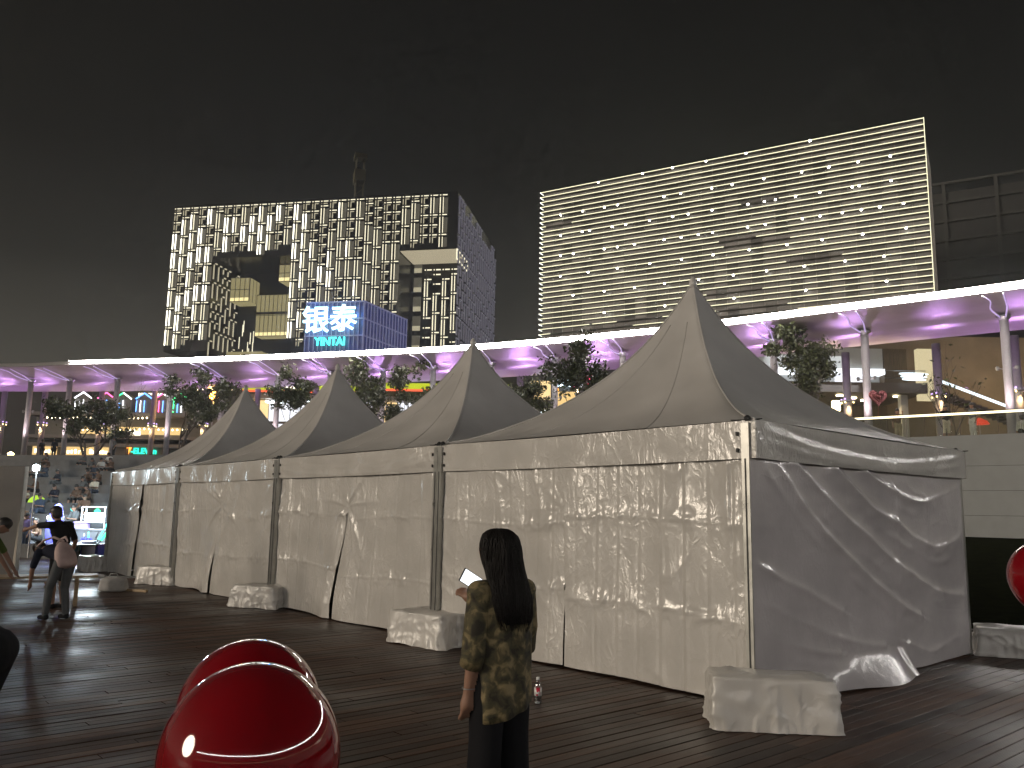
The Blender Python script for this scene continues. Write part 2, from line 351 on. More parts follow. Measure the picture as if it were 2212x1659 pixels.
# columns
mat('column_paint', (.36, .34, .36), .4, var=.05)
emis('streak_glow', (.62, .42, 1), .42, base=(.5, .5, .5)); emis('column_lamp', (1, .72, .3), 10, True); emis('column_uplamp', (.62, .42, 1), 2, True)  # strut glow is painted in for lamplight streaking the soffit
ORD = ['first', 'second', 'third', 'fourth', 'fifth', 'sixth', 'seventh', 'eighth', 'ninth', 'tenth', 'eleventh', 'twelfth', 'thirteenth', 'fourteenth', 'fifteenth', 'sixteenth', 'seventeenth']
def near_column(x, y, i, n):
    lab = 'slim pale front row canopy column, %s from the left' % ORD[i]
    k_ = int(np.argmin((NE[:, 0]-x)**2+(NE[:, 1]-y)**2)); dist = float(np.hypot(NE[k_, 0]-x, NE[k_, 1]-y))
    t = thing('canopy_column', lab, 'column', (x, y, TZ), math.atan2(TG[k_, 1], TG[k_, 0]), 'front row of canopy columns')
    for s in (-1, 1): MB().tube([tuple(p_) for p_ in curve_pts([(.1*s, -.1, 6.40), (.16*s, -.5, 6.42), (.34*s, -dist*.45, 6.58), (.30*s+.1, -dist*.75, 6.74), (.42*s, -dist*.97, 6.86)], 5)], [.038]*11+[.028]*10, 6).build('streak_strut', 'streak_glow', t, True)  # struts put where lavender light streaks run along the soffit, glow painted in
    MB().tube([(0, 0, 0), (0, 0, 6.45)], .2, 14).build('shaft', 'column_paint', t, True)
    MB().lathe([(.2, 6.3), (.34, 6.42), (.34, 6.5), (.2, 6.5)], n=14).build('collar', 'steel', t)
    for s in (-1, 1):
        b = MB().tube([(.2*s, 0, 3.9), (.38*s, 0, 3.95)], .03, 6); b.lathe([(.07, 3.85), (.09, 4.0), (.05, 4.05)], (.42*s, 0, 0), 8)
        b.build('bracket_lamp', 'steel', t)
    lamp('SPOT', 'soffit_light', (-.1, -1.1, 1.8), 190, (1, .80, .82), t, (0, .12, 1), spot_size=R(150), spot_blend=.5, shadow_soft_size=.3)
    return t
near_xy = [(-44.5, 66.5), (-38.34, 65.76), (-35.0, 65.3), (-30.73, 64.26), (-26.17, 63.3), (-21.89, 62.4), (-17.28, 60.9), (-13.2, 59.8), (-9.14, 58.4), (-5.46, 56.8), (-1.4, 54.9), (2.74, 52.7), (6.81, 50.6), (10.8, 48.3), (14.64, 45.9), (18.67, 43.3), (23.85, 39.5)]
for i, (x, y) in enumerate(near_xy): near_column(x, y, i, len(near_xy))
far_xy = [(-45.57, 74.3), (-42.0, 74.4), (-36.8, 74.2), (-31.8, 73.6), (-26.9, 72.6), (-21.9, 71.2), (-16.5, 69.6), (-10.8, 67.4), (-5.2, 64.7), (.6, 61.8), (6, 59.0), (11, 56.2), (15.9, 53.6), (20.73, 50.97), (24.81, 47.9), (27.89, 45.4)]
for i, (x, y) in enumerate(far_xy):
    t = thing('lit_column', 'rear row column with violet top and warm lamp ring, %s from the left' % ORD[i], 'column', (x, y, TZ), 0, 'rear row of lit columns')
    MB().tube([(0, 0, 0), (0, 0, 6.85)], .24, 14).build('shaft', 'column_paint', t, True)
    MB().lathe([(.26, 3.72), (.48, 3.75), (.48, 3.83), (.26, 3.86)], n=14).build('lamp_ring', 'steel', t)
    for a in (0, 1, 2, 3):
        c = (.37*cos(a*pi/2+.8), .37*sin(a*pi/2+.8))
        MB().lathe([(.03, 3.66), (.045, 3.71)], (*c, 0), 8).build('down_lamp', 'column_lamp', t)
        MB().lathe([(.06, 3.87), (.05, 3.95)], (*c, 0), 8).build('up_lamp', 'column_uplamp', t)
    lamp('SPOT', 'warm_light', (-.06, -.5, 3.75), 520, (1, .66, .3), t, (.06, .14, -1), spot_size=R(80), spot_blend=.6, shadow_soft_size=.15)
    lamp('SPOT', 'violet_light', (-.4, -1.0, 1.9), 900, (.70, .36, 1), t, (.05, -.5, 1), spot_size=R(95), spot_blend=.7, shadow_soft_size=.2)

# ------------------------------------------------------------------ lattice tower (left)
mat('tower_glass', (.018, .019, .022), .22, .2, spec=.6); mat('tower_fin', (.012, .012, .012), .6, .2)
emis('bar_bright', (1, .95, .78), 2.8); emis('bar_mid', (1, .92, .66), 1.0); emis('bar_dim', (.95, .85, .58), .42); emis('flank_ambient', (.6, .57, .72), .12)
emis('bar_panel', (.95, .86, .62), .07)
TB = thing('office_tower', 'dark cube tower with a woven lattice of glowing vertical bars and a square cut-out', 'building', (-67.09, 157.45, 0), -R(10.39))
def tb(nm, a, b, m): return MB().box(a, b).build(nm, m, TB)
tb('wall', (0, 0, 31.2), (8.9, 35.6, 49.4), 'tower_glass'); tb('wall', (0, 0, 49.4), (57.5, 35.6, 60.4), 'tower_glass')
tb('wall', (25.4, 0, 4), (46.5, 35.6, 49.4), 'tower_glass'); tb('wall', (8.9, 11, 4), (25.4, 35.6, 49.4), 'tower_glass')
tb('wall', (46.5, 8.5, 4), (57.5, 35.6, 49.4), 'tower_glass'); tb('podium', (2, 8, 4), (8.9, 35.6, 31.2), 'tower_glass')
cubes = {k: cube_mesh(k) for k in ('bar_bright', 'bar_mid', 'bar_dim', 'flank_ambient', 'bar_panel')}
PITCH, FL = 1.797, 3.83
bars = []; dashes = []; fins = MB(); panels = MB(); rl = random.Random(21)
def lattice(s0, s1, zlo, zhi, regions, mk, seed):
    """mk(s,z0,z1,w) -> emits; regions: test function for (s,z)"""
    q = random.Random(seed); n = int((s1-s0)/PITCH)
    for i in range(n):
        s = s0+i*PITCH+.12; o = q.choice((0, .5, .5, 0, .25)); z = zhi-.25
        segs = []
        if o: segs.append((z, z-FL*o)); z -= FL*o
        while z > zlo:
            if q.random() < .3: segs += [(z, z-FL/2), (z-FL/2, z-FL)]
            else: segs.append((z, z-FL))
            z -= FL
        for a, b in segs: mk(s, a, b, q)
def front_ok(s, z):
    if z < 31.4: return False
    if z > 49.5: return True
    return s < 8.0 or 25.5 < s < 45.6
def mk_front(s, a, b, q):
    mid = (a+b)/2
    if not front_ok(s+.3, mid): return
    b = max(b, 49.6 if (8.0 <= s+.3 < 25.5 or s+.3 > 45.6) else 31.5)
    if a-b < .7: return
    lvl = 'bar_bright' if (s < 34+q.uniform(-6, 6) and q.random() < .85) else 'bar_mid'
    wth = .20 if lvl == 'bar_bright' else .14
    if a-b > 2.4:
        bars.append((lvl, s+.15, a-.62, b+.18, wth)); bars.append(('bar_mid' if lvl == 'bar_bright' and q.random() < .6 else lvl, s+.72, a-.62, b+.18, wth*.72))
        panels.box((s+.86, -.02, b+.2), (s+1.55, -.008, a-.66))
    else:
        bars.append(('bar_dim', s+.66, a-.55, b+.2, .12))
        dashes.append(('bar_dim', s+.95, a-.62, .75, .13)); dashes.append(('bar_dim', s+.16, (a+b)/2-.15, .13, a-b-.9))
    dashes.append(('bar_mid', s+1.0, a-.2, .92, .26)); dashes.append(('bar_mid', s+.16, a-.2, .24, .26))
    for dx in (0, .38, .52): fins.box((s+dx, -.32, b), (s+dx+.06, -.05, a))
    for dz in (.02, .34): fins.box((s, -.36, a-dz-.08), (s+PITCH-.02, -.06, a-dz))
lattice(0, 57.5, 31, 60.2, None, mk_front, 5)
def mk_notch(s, a, b, q):
    if a > 48.3: a = 48.3
    if a-b < .9: return
    if a-b > 2.2:
        bars.append(('bar_mid', s+.15, a-.6, b+.2, -.17)); bars.append(('bar_mid', s+.7, a-.6, b+.2, -.13))
    dashes.append(('bar_mid', s+1.0, a-.2, .9, -.22)); dashes.append(('bar_mid', s+.16, a-.2, .22, -.22))
lattice(48.9, 57.0, 30.5, 48.5, None, mk_notch, 8)
bars.sort(key=lambda q_: -(q_[2]-q_[3])*abs(q_[4])*{'bar_bright': 3, 'bar_mid': 1.5, 'bar_dim': 1}[q_[0]])
extra = {k: MB() for k in ('bar_bright', 'bar_mid', 'bar_dim')}
for j, (lv, s, a, b, w) in enumerate(bars):
    y = -.22 if w > 0 else 8.28; w = abs(w)
    if j < 296: piece('light_bar', cubes[lv], TB, (s, y, (a+b)/2), (w, .16, a-b))
    else: extra[lv].box((s-w/2, y-.08, b), (s+w/2, y+.08, a))
for j, (lv, s, z, w, h) in enumerate(dashes):
    y = -.2 if h > 0 else 8.3; h = abs(h)
    if j < 296: piece('light_dash', cubes[lv], TB, (s, y, z), (w, .12, h))
    else: extra[lv].box((s-w/2, y-.06, z-h/2), (s+w/2, y+.06, z+h/2))
for k_, m in extra.items(): m.build('light_grid', k_, TB, kind='stuff')
fins.build('lattice_fins', 'tower_fin', TB, kind='stuff'); panels.build('wash_panels', 'bar_panel', TB, kind='stuff')  # panel glow stands in for the bars' light washing the wall behind
# dim lattice on the right flank (weak glow painted in for ambient light) and on the inner wall of the cut-out
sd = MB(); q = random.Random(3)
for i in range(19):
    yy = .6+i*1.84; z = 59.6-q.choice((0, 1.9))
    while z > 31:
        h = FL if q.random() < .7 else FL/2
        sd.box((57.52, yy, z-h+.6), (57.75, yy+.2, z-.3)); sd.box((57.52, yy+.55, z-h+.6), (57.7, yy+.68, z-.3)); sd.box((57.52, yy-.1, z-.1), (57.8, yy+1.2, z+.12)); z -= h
sd.build('flank_lattice', 'flank_ambient', TB, kind='stuff')
si = MB()
for i in range(6):
    yy = .5+i*1.75; z = 48.6-q.choice((0, 1.9))
    while z > 32:
        h = FL if q.random() < .6 else FL/2
        si.box((8.92, yy, z-h+.7), (9.1, yy+.2, z-.3)); si.box((8.92, yy+.5, z-.05), (9.15, yy+1.1, z+.15)); z -= h
si.build('recess_lattice', 'bar_dim', TB, kind='stuff')
# lit glass volumes hung in the cut-out
emis('lantern_glow', (1, .86, .42), .24); emis('lantern_base', (1, .84, .4), 1.0); mat('mullion', (.12, .11, .09), .5, .5); emis('soffit_glow', (1, .86, .58), .34)
def lantern(name, x0, x1, y0, y1, z0, z1, nx, ny):
    o = MB().box((x0, y0, z0), (x1, y1, z1)).build(name, 'lantern_glow', TB)
    MB().box((x0+.03, y0-.04, z0+.05), (x1-.03, y1-.2, z0+.75)).build('floor_glow', 'lantern_base', o)
    m = MB()
    for i in range(nx+1): xx = x0+(x1-x0)*i/nx; m.box((xx-.05, y0-.09, z0), (xx+.05, y0-.045, z1))
    for i in range(ny+1): yy = y0+(y1-y0)*i/ny; m.box((x1+.045, yy-.05, z0), (x1+.09, yy+.05, z1))
    for zz in (z0, (z0+z1)/2, z1): m.box((x0-.03, y0-.1, zz-.06), (x1+.1, y0-.042, zz+.06))
    m.build('mullions', 'mullion', o); return o
lantern('hanging_glass_cube', 9.95, 14.0, 5.6, 9.6, 42.2, 47.0, 4, 3)
lantern('hanging_glass_cube', 20.1, 23.6, 5.6, 9.6, 46.0, 49.35, 3, 3)
lantern('glass_volume', 14.5, 21.7, 8, 10.95, 35.6, 44.0, 8, 3)
MB().box((14.4, 7.9, 40), (21.8, 10.95, 40.5)).build('floor_slab', 'mullion', TB)
MB().box((10.9, 4, 29.5), (18.3, 8, 31.7)).build('low_glass_band', 'lantern_glow', TB)
for i in range(9):
    x = rl.uniform(9.6, 13.4); z = rl.uniform(32, 40); piece('light_bar', cubes['bar_mid'], TB, (x, 10.9, z), (.12, .1, 2.4))
MB().box((46.7, .1, 49.28), (57.4, 8.4, 49.39)).build('notch_soffit', 'soffit_glow', TB)
fr = MB()
fr.box((57.42, 0.1, 47.4), (57.62, 8.6, 47.62)); fr.box((57.42, 0.1, 49.2), (57.62, 8.6, 49.4)); fr.box((57.42, 0, 47.4), (57.62, .2, 49.4)); fr.box((57.42, 8.5, 47.4), (57.62, 8.7, 49.4))
fr.build('corner_light_frame', 'bar_mid', TB)
emis('stair_window', (1, .9, .6), .35)
for z in np.arange(32.2, 48, 3.83):
    w = MB().box((46.9, 8.36, z), (48.5, 8.48, z+2.9)).build('window', 'bar_panel', TB)
    MB().box((46.95, 8.3, z+.05), (48.45, 8.35, z+.95)).build('pane', 'stair_window', w)
# entrance block with the sign
emis('violet_glass', (.22, .26, 1), .06, base=(.10, .10, .14)); emis('violet_glass_low', (.5, .42, 1), .34); emis('mullion_lit', (.55, .55, 1), .16, base=(.2, .2, .22))
m = MB(); m.add([(35.3, -14, 5), (45.5, -14, 5), (48.4, 0, 5), (35.3, 0, 5), (35.3, -14, 36.2), (45.5, -14, 36.2), (48.4, 0, 36.2), (35.3, 0, 36.2)], [(0, 1, 5, 4), (1, 2, 6, 5), (4, 5, 6, 7), (3, 0, 4, 7)])
eb = m.build('entrance_block', 'violet_glass', TB)
m = MB()
for i in range(14): xx = 35.3+10.2*i/13; m.box((xx-.05, -14.2, 24), (xx+.05, -14.02, 36.2))
for i in range(15):
    t = i/14; xx, yy = 45.5+2.9*t, -14+14*t; m.box((xx+.03, yy-.06, 24), (xx+.2, yy+.06, 36.2))
for z in (30.4, 33.3, 36.2): m.box((35.2, -14.25, z-.1), (45.7, -14.03, z+.1))
for z in (30.4, 33.3, 36.2): m.add([(45.55, -14.1, z-.1), (48.5, 0, z-.1), (48.65, 0, z-.1), (45.75, -14.1, z-.1), (45.55, -14.1, z+.1), (48.5, 0, z+.1), (48.65, 0, z+.1), (45.75, -14.1, z+.1)], [(3, 2, 6, 7), (0, 3, 7, 4), (4, 7, 6, 5), (0, 1, 2, 3)])
m.build('mullions', 'mullion_lit', eb)
emis('sign_backlight', (.02, .22, 1), .5); emis('sign_white', (.45, .85, 1), 4); emis('sign_teal', (.05, .85, .78), 3.2)
text('sign_character', '银', 4.9, 'sign_white', TB, (37.55, -15.2, 31.2), (pi/2, 0, 0), .15, .035)
text('sign_character', '泰', 4.9, 'sign_white', TB, (42.4, -15.2, 31.35), (pi/2, 0, 0), .15, .035)
text('sign_lettering', 'YINTAI', 1.9, 'sign_teal', TB, (40.0, -14.62, 28.75), (pi/2, 0, 0), .1, .035, .9)
lamp('POINT', 'sign_glow', (37.6, -16.2, 33.6), 1700, (.01, .2, 1), TB, shadow_soft_size=.6); lamp('POINT', 'sign_glow', (42.6, -16.2, 33.6), 1700, (.01, .2, 1), TB, shadow_soft_size=.6)

# ------------------------------------------------------------------ louvred tower (right)
def win_mat():
    m, t, b = _new('lit_curtain_wall'); N = t.nodes; c = N.new('ShaderNodeTexCoord'); mp = N.new('ShaderNodeMapping'); mp.inputs['Scale'].default_value = (1/2.66, 1, 1/5.12)
    wn = N.new('ShaderNodeTexWhiteNoise'); sn = N.new('ShaderNodeVectorMath'); sn.operation = 'FLOOR'; wn.noise_dimensions = '3D'
    big = N.new('ShaderNodeTexNoise'); big.inputs['Scale'].default_value = .06; big.inputs['Detail'].default_value = 2
    t.links.new(c.outputs['Object'], mp.inputs[0]); t.links.new(mp.outputs[0], sn.inputs[0]); t.links.new(sn.outputs[0], wn.inputs[0]); t.links.new(c.outputs['Object'], big.inputs[0])
    r1 = N.new('ShaderNodeMapRange'); r1.inputs[3].default_value = .045; r1.inputs[4].default_value = .15; t.links.new(wn.outputs[0], r1.inputs[0])
    r2 = N.new('ShaderNodeMapRange'); r2.inputs[1].default_value = .35; r2.inputs[2].default_value = .5; r2.inputs[3].default_value = .7; r2.inputs[4].default_value = 1; t.links.new(big.outputs[0], r2.inputs[0])
    mu = N.new('ShaderNodeMath'); mu.operation = 'MULTIPLY'; t.links.new(r1.outputs[0], mu.inputs[0]); t.links.new(r2.outputs[0], mu.inputs[1]); t.links.new(mu.outputs[0], b.inputs['Emission Strength'])
    b.inputs['Base Color'].default_value = (.05, .05, .052, 1); b.inputs['Emission Color'].default_value = (1, .84, .68, 1); b.inputs['Roughness'].default_value = .3; m.cycles.emission_sampling = 'NONE'
win_mat()
LB = thing('louvred_tower', 'broad slab tower banded by many thin glowing yellow horizontal lines', 'building', (6.91, 197.41, 0), -R(29.78))
MB().box((.3, .3, 4), (84.8, 26, 80.2)).build('wall', 'lit_curtain_wall', LB)
mat('louvre_metal', (.10, .095, .08), .5, .4); emis('louvre_light', (1, .95, .62), 1.35); emis('louvre_end', (1, 1, .92), 2.2); emis('tower_spot', (1, .97, .85), 26); mat('mullion_pale', (.45, .43, .38), .5)
mull = cube_mesh('mullion_pale')
for i in range(33): piece('mullion', mull, LB, (.3+84.5*i/32, .24, 61), (.07, .1, 38))
louvre_me = MB().box((0, -1.1, -.05), (85.05, .28, .05)).mesh('louvre', 'louvre_metal')
gaps = {7: [(1.5, 8.5)], 9: [(49, 57)], 15: [(44, 52)], 16: [(45, 59)], 20: [(58, 69)], 24: [(41, 53)], 27: [(20, 31), (43, 58)], 28: [(3, 24), (43, 60)]}
for k in range(31):
    z = 80-1.28*k; o = link('louvre', louvre_me, LB); o.location = (0, 0, z)
    x = 0; segs = []
    for a, b in gaps.get(k, []): segs.append((x, a)); x = b
    segs.append((x, 85.05))
    for a, b in segs:
        if b-a > .2: MB().box((a, -1.2, z-.075), (b, -1.11, z+.075)).build('light_strip', 'louvre_light', LB)
    MB().box((-.16, -1.2, z-.14), (-.02, .4, z+.1)).build('end_light', 'louvre_end', LB)
    if k < 30: MB().box((85.06, -1.25-.0*k, z-1.22), (85.2, -1.1, z+.1)).build('edge_light', 'louvre_light', LB)
spots = [(15.5, 80), (26.6, 80), (33.8, 80), (41.5, 80), (50.4, 80), (63.7, 80)]
rows = {73.5: (5.6, 11.45, 17.07, 20.4, 31.7, 35.65, 42.7, 47.2, 54, 61.8, 67.2, 72.8, 78.8), 68.4: (5.6, 11.3, 13.2, 19, 22.4, 28.2, 33.7, 37.3, 42.7, 50.5, 54, 56.3, 60.4, 65.2, 71.5, 72.8, 78.7),
        63.3: (5.6, 9, 17, 20.3, 24.5, 31.6, 35.6, 39.5, 42.7, 50.3, 54, 61.6, 65.1, 69.4, 73, 76.4, 80.7), 58.2: (5.6, 12.9, 20.3, 28.2, 35.6, 42.7, 50.5, 58.3, 65.3, 73, 80.9), 53.1: (9, 17, 24.5, 31.6, 39.4, 47, 54, 61.6, 69.5, 76.7), 48.0: (17, 31.6, 47, 61.7, 76.9)}
spots += [(s, z) for z, ss in rows.items() for s in ss]
sme = MB().lathe([(.0, -.22), (.2, -.14), (.24, 0), (.16, .12), (0, .16)], n=8).mesh('spot_lamp', 'tower_spot', True)
for s, z in spots:
    o = link('spot_lamp', sme, LB); o.location = (s, -1.28, z-.2)
# unlit tower at the far right and the crane mast behind the lattice tower
mat('dim_tower', (.012, .012, .012), .6, var=.2, vscale=.1); mat('dim_frame', (.03, .03, .028), .6)
DT = thing('unlit_tower', 'faint unlit tower with a pale frame behind the louvred tower', 'building', (104, 205, 0), -R(30))
MB().box((0, 0, 4), (24, 20, 84)).build('wall', 'dim_tower', DT)
for x in (0, 5.5, 17, 23.4): MB().box((x, -.7, 4), (x+.8, -.02, 86)).build('frame_post', 'dim_frame', DT)
for z in (86, 81, 76, 71, 66, 61, 56): MB().box((-.4, -.8, z), (24.6, -.05, z+.6)).build('frame_beam', 'dim_frame', DT)
mat('crane_paint', (.07, .06, .02), .6)
CR = thing('tower_crane', 'faint tower crane mast standing behind the lattice tower roof', 'crane', (-40.5, 206, 0), .3)
m = MB()
for a in (-1, 1):
    for b in (-1, 1): m.tube([(a, b, 40), (a, b, 92)], .16, 5)
for i in range(26):
    z = 40+2*i; s = 1 if i % 2 else -1
    m.tube([(-s, -1, z), (s, -1, z+2)], .08, 4); m.tube([(-1, s, z), (-1, -s, z+2)], .08, 4); m.tube([(1, s, z), (1, -s, z+2)], .08, 4)
m.build('mast', 'crane_paint', CR); MB().box((-1.4, -1.4, 86), (1.4, 3, 89)).build('cab', 'crane_paint', CR)
MB().box((-1.6, -1.6, 92), (1.6, 1.6, 93.2)).build('slewing_ring', 'crane_paint', CR)
# ------------------------------------------------------------------ pagoda tents
TH = R(48.61); UX, UY = -cos(TH), sin(TH); P0 = Vector((2.342, 8.026, 0)); HE = 2.673; VAL = .37
mat('tent_pole', (.42, .42, .40), .32, .85, var=.1, vscale=8); mat('pole_slot', (.03, .03, .03), .6); mat('black_rubber', (.015, .015, .015), .6); mat('rope', (.5, .48, .42), .8)
def ridge(d, w, sharp=1.0):                       # soft fold, steeper on one side
    return np.exp(-(d/w)**2) - .5*np.exp(-((d+w*1.3)/w)**2)*sharp
def polyline_dist(U, V, pts):
    best = np.full(U.shape, 9.); pts = curve_pts(pts, 6)
    for a, b in zip(pts[:-1], pts[1:]):
        d = b-a; L2 = (d**2).sum(); t = np.clip(((U-a[0])*d[0]+(V-a[1])*d[1])/L2, 0, 1)
        px, py = U-(a[0]+d[0]*t), V-(a[1]+d[1]*t); r = np.hypot(px, py)*np.sign(d[0]*py-d[1]*px); best = np.where(abs(r) < abs(best), r, best)
    return best
def rdg(x, y, seed, p_=3.):                        # narrow raised creases along the zero lines of noise
    return np.clip(1-abs(vnoise(x, y, seed))*3.2, 0, 1)**p_
def front_disp(X, Z, H, seed, left, flap, amp=1.0):
    """outward displacement of a hanging wall panel; X 0..2.5, Z 0..H"""
    n0 = vnoise(X*1.1, Z*.8, seed+20)+.5
    D = .05*fbm(X*.9, Z*.6, seed, 2)
    D += amp*.022*rdg(X*3.0+.35*Z, Z*.45, seed+1)*sstep(.1, .8, Z/H)*sstep(.25, .6, n0)                # long hanging folds under the eave
    D += .012*rdg(X*2.2-Z*1.1, Z*1.0+X*.5, seed+4)*sstep(.35, .65, vnoise(X*.9, Z*.9, seed+21)+.5)     # slack diagonals
    for zc in (.34+.03*sin(seed), .70+.02*cos(seed)):                                                   # crumples along the packing creases
        zc = zc*H+.03*np.sin(X*2+seed); w = np.exp(-((Z-zc)/.085)**2)*sstep(.2, .6, vnoise(X*1.3, Z*0, seed+22)+.55)
        D += w*(.022*rdg(X*5, Z*5, seed+8, 2)+.012*rdg(X*11, Z*11, seed+9, 2))+.008*np.exp(-((Z-zc)/.012)**2)
    px, pz = (2.45, 1.75*H/2.3) if left else (.05, 1.75*H/2.3)                                          # pull towards the tie of the flap
    ang = np.arctan2(Z-pz, abs(X-px)+.02); rr = np.hypot(X-px, Z-pz)
    D += flap*.03*rdg(ang*3.1+.4*rr, rr*.5, seed+12, 2)*np.exp(-(rr/.75)**2)*sstep(0, .12, rr)
    ex = X if left else 2.5-X                                                                            # pull at the post
    D += .016*rdg(Z*3.6+ex*2.6, ex*.8, seed+13, 2)*np.exp(-(ex/.34)**2)
    return D
def creases(X, pitch, seed, a=.008):
    k_ = np.floor(X/pitch+.3*sin(seed)); c = (X/pitch+.3*sin(seed)) % 1; v_ = .25+1.1*(np.sin(k_*12.9898+seed)*43758.5 % 1); return a*v_*(-np.exp(-((c-.5)*pitch/.016)**2)+.6*np.exp(-((c-.5)*pitch/.022-2)**2))
def tent_wall(t, name, x0, x1, seed, left, H=2.36, flap=1., lean=.2, gap=.09, crease=0, hem=.02, axis='front', extra=None, toe=0):
    nx, nz = (130, 116) if axis == 'side' or seed < 20 else (100, 90)
    zz = np.linspace(0, 1, nz); xx = np.linspace(0, 1, nx); A, B = np.meshgrid(xx, zz, indexing='ij')
    W_ = x1-x0; X = A*W_; Z = B*H
    D = front_disp(X*2.5/W_, Z, H, seed, left, flap)
    if crease: D += creases(X+.02*vnoise(Z*1.5, Z*0, seed), crease, seed)
    low = sstep(1.75, .1, Z)
    if flap:
        e = (A if left else 1-A); D += low*flap*(.16 if left else .09)*sstep(.55, 1, e)*(1-.4*sstep(.9, 1, e))   # loose corner swings out
    if extra is not None: D = D*.12+extra(A, B)
    XX = x0+X
    if flap:
        if left: XX = XX-low*(lean+gap)*flap*A**2
        else: XX = XX-low*(lean)*flap*(1-A)**2
    Zb = Z+hem*(1-B)**6*(1+2*vnoise(X*1.3, X*0, seed+3))
    if toe: s_ = np.exp(-((A-.75)/.33)**2); D += toe*s_*np.clip(1-B/.13, 0, 1)**1.3
    D = D*sstep(1, .965, B)
    P = np.stack([XX, -D, Zb], -1) if axis == 'front' else np.stack([5.0+D, XX, Zb], -1)
    o = MB().grid(P).build(name, 'tent_wall' if axis == 'front' else 'tent_wall_smooth', t, True)
    return o
def valance(t, axis, seed, sag=0):
    nx, nz = 110, 14; A, B = np.meshgrid(np.linspace(0, 1, nx), np.linspace(0, 1, nz), indexing='ij'); X = A*5.12-.06
    D = .012*np.sin(X*7+3*fbm(X*.7, B, seed))*B*.6+.014*fbm(X*2.2, B*1.2, seed+2, 3)+.006
    if sag: D += .02*ridge(B-(.15+1.1*(A-A**2)*2), .13)+.015*ridge(B-(.45+.9*(A-A**2)*2), .12)
    D = D*sstep(0, .12, A)*sstep(1, .88, A)+.055
    Zv = HE-B*VAL-.015*(A*(1-A))*4
    if axis == 'front': P = np.stack([X, -D, Zv], -1)
    elif axis == 'side': P = np.stack([5.0+D, X, Zv], -1)
    elif axis == 'back': P = np.stack([5-X, 5+D, Zv], -1)
    else: P = np.stack([-D, 5-X, Zv], -1)
    MB().grid(P, flip=True).build('valance', 'tent_wall', t, True)
def roof(t, HP, seed):
    n = 111; q = np.linspace(-1, 1, n); q = np.sign(q)*abs(q)**1.15; U, V = np.meshgrid(q, q, indexing='ij')
    c = np.maximum(abs(U), abs(V)); tt = np.where(c > 0, np.minimum(abs(U), abs(V))/np.maximum(c, 1e-6), 1)
    z = HE+(HP-HE)*(.70*(1-c)**1.5+.30*(1-c)**5)
    z -= .06*(1-tt**2)*np.sin(np.clip(c, 0, 1)*pi)                                    # panels sag between the hips
    z += .035*rdg(np.arctan2(V, U)*7.5, c*.8, seed, 2)*sstep(.35, .95, c)*sstep(.45, .9, tt)*(1-sstep(.95, 1, c))      # gathers running to the posts
    z += .012*fbm(U*4, V*4, seed)*sstep(.1, .4, c)*(1-sstep(.9, 1, c))
    s = 1+.055/2.5; P = np.stack([2.5+2.5*U*s, 2.5+2.5*V*s, z], -1)
    r = MB().grid(P).build('roof', 'tent_roof', t, True)
    i_ = np.arange(0, n//2+1, 2)
    for su in (1, -1):
        for sv in (1, -1): MB().tube([tuple(P[k_ if su > 0 else n-1-k_, k_ if sv > 0 else n-1-k_]+np.array([0, 0, .004])) for k_ in i_], .011, 5).build('hip_seam', 'tent_roof', t, True)
    for ia in (n//4, 3*n//4):
        MB().tube([tuple(P[int(n//2+(ia-n//2)*(1-k_/(n//2))), k_]+np.array([0, 0, .002])) for k_ in i_[:-4]], .006, 4).build('panel_seam', 'tent_roof', t, True)
    MB().lathe([(.05, HP-.10), (.055, HP+.0), (.03, HP+.05), (0.004, HP+.07)], (2.5, 2.5, 0), 12).build('peak_cap', 'tent_roof', t, True)
ARCS = [([(.14, .99), (.29, .80), (.44, .655), (.58, .52), (.78, .38), (1, .33)], .030, .055), ([(.09, .95), (.19, .77), (.3, .62), (.47, .44), (.59, .32), (.69, .26)], .024, .045),
        ([(.3, .98), (.45, .81), (.57, .73), (.7, .64), (.83, .6), (1, .68)], .028, .05), ([(.43, .97), (.56, .89), (.68, .84), (.8, .85), (.97, .93)], .022, .04),
        ([(0, .57), (.12, .47), (.2, .42), (.32, .33)], .018, .04), ([(.02, .28), (.16, .2), (.3, .15)], .016, .035), ([(.62, .13), (.75, .07), (.92, .11)], .022, .04), ([(.03, .40), (.18, .30), (.34, .2), (.5, .14)], .014, .035)]
def side_extra(u0, u1):
    def f(A, B):
        U = u0+(u1-u0)*A; V = B; D = .02*fbm(U*2, V*2, 31, 2)
        for pts, a, w in ARCS:
            d = polyline_dist(U*2.1, V, [(p[0]*2.1, p[1]) for p in pts])
            wob = d+.012*vnoise(U*9, V*9, 5)
            prof = np.where(wob > 0, np.exp(-wob/.016), np.exp(wob/(w*1.5)))
            D = D+a*1.5*prof*(.35+1.2*sstep(-.35, .3, vnoise(U*3.3, V*3.3, 9)))*(1+.5*vnoise(U*22, V*22, 7))
            D = D+a*.45*np.exp(-((d+w*1.6)/.02)**2)*sstep(-.1, .3, vnoise(U*5, V*5, 19))
        D = D+.014*rdg(U*12, V*7, 33, 2)*sstep(.3, .75, V)*sstep(.45, .6, U)*sstep(-.1, .25, vnoise(U*5, V*5, 14))
        D = D*sstep(0, .05, U)*sstep(1, .96, U)
        if u0 == 0: D = D+.02*sstep(.95, .99, A)
        return D
    return f
names = ['nearest white pagoda tent, beside the woman, with creased walls', 'second white pagoda tent from the front, its door flap parted', 'third white pagoda tent back along the row', 'farthest white pagoda tent of the row, next to the lit stalls']
HPs = [5.06, 4.90, 5.03, 5.05]
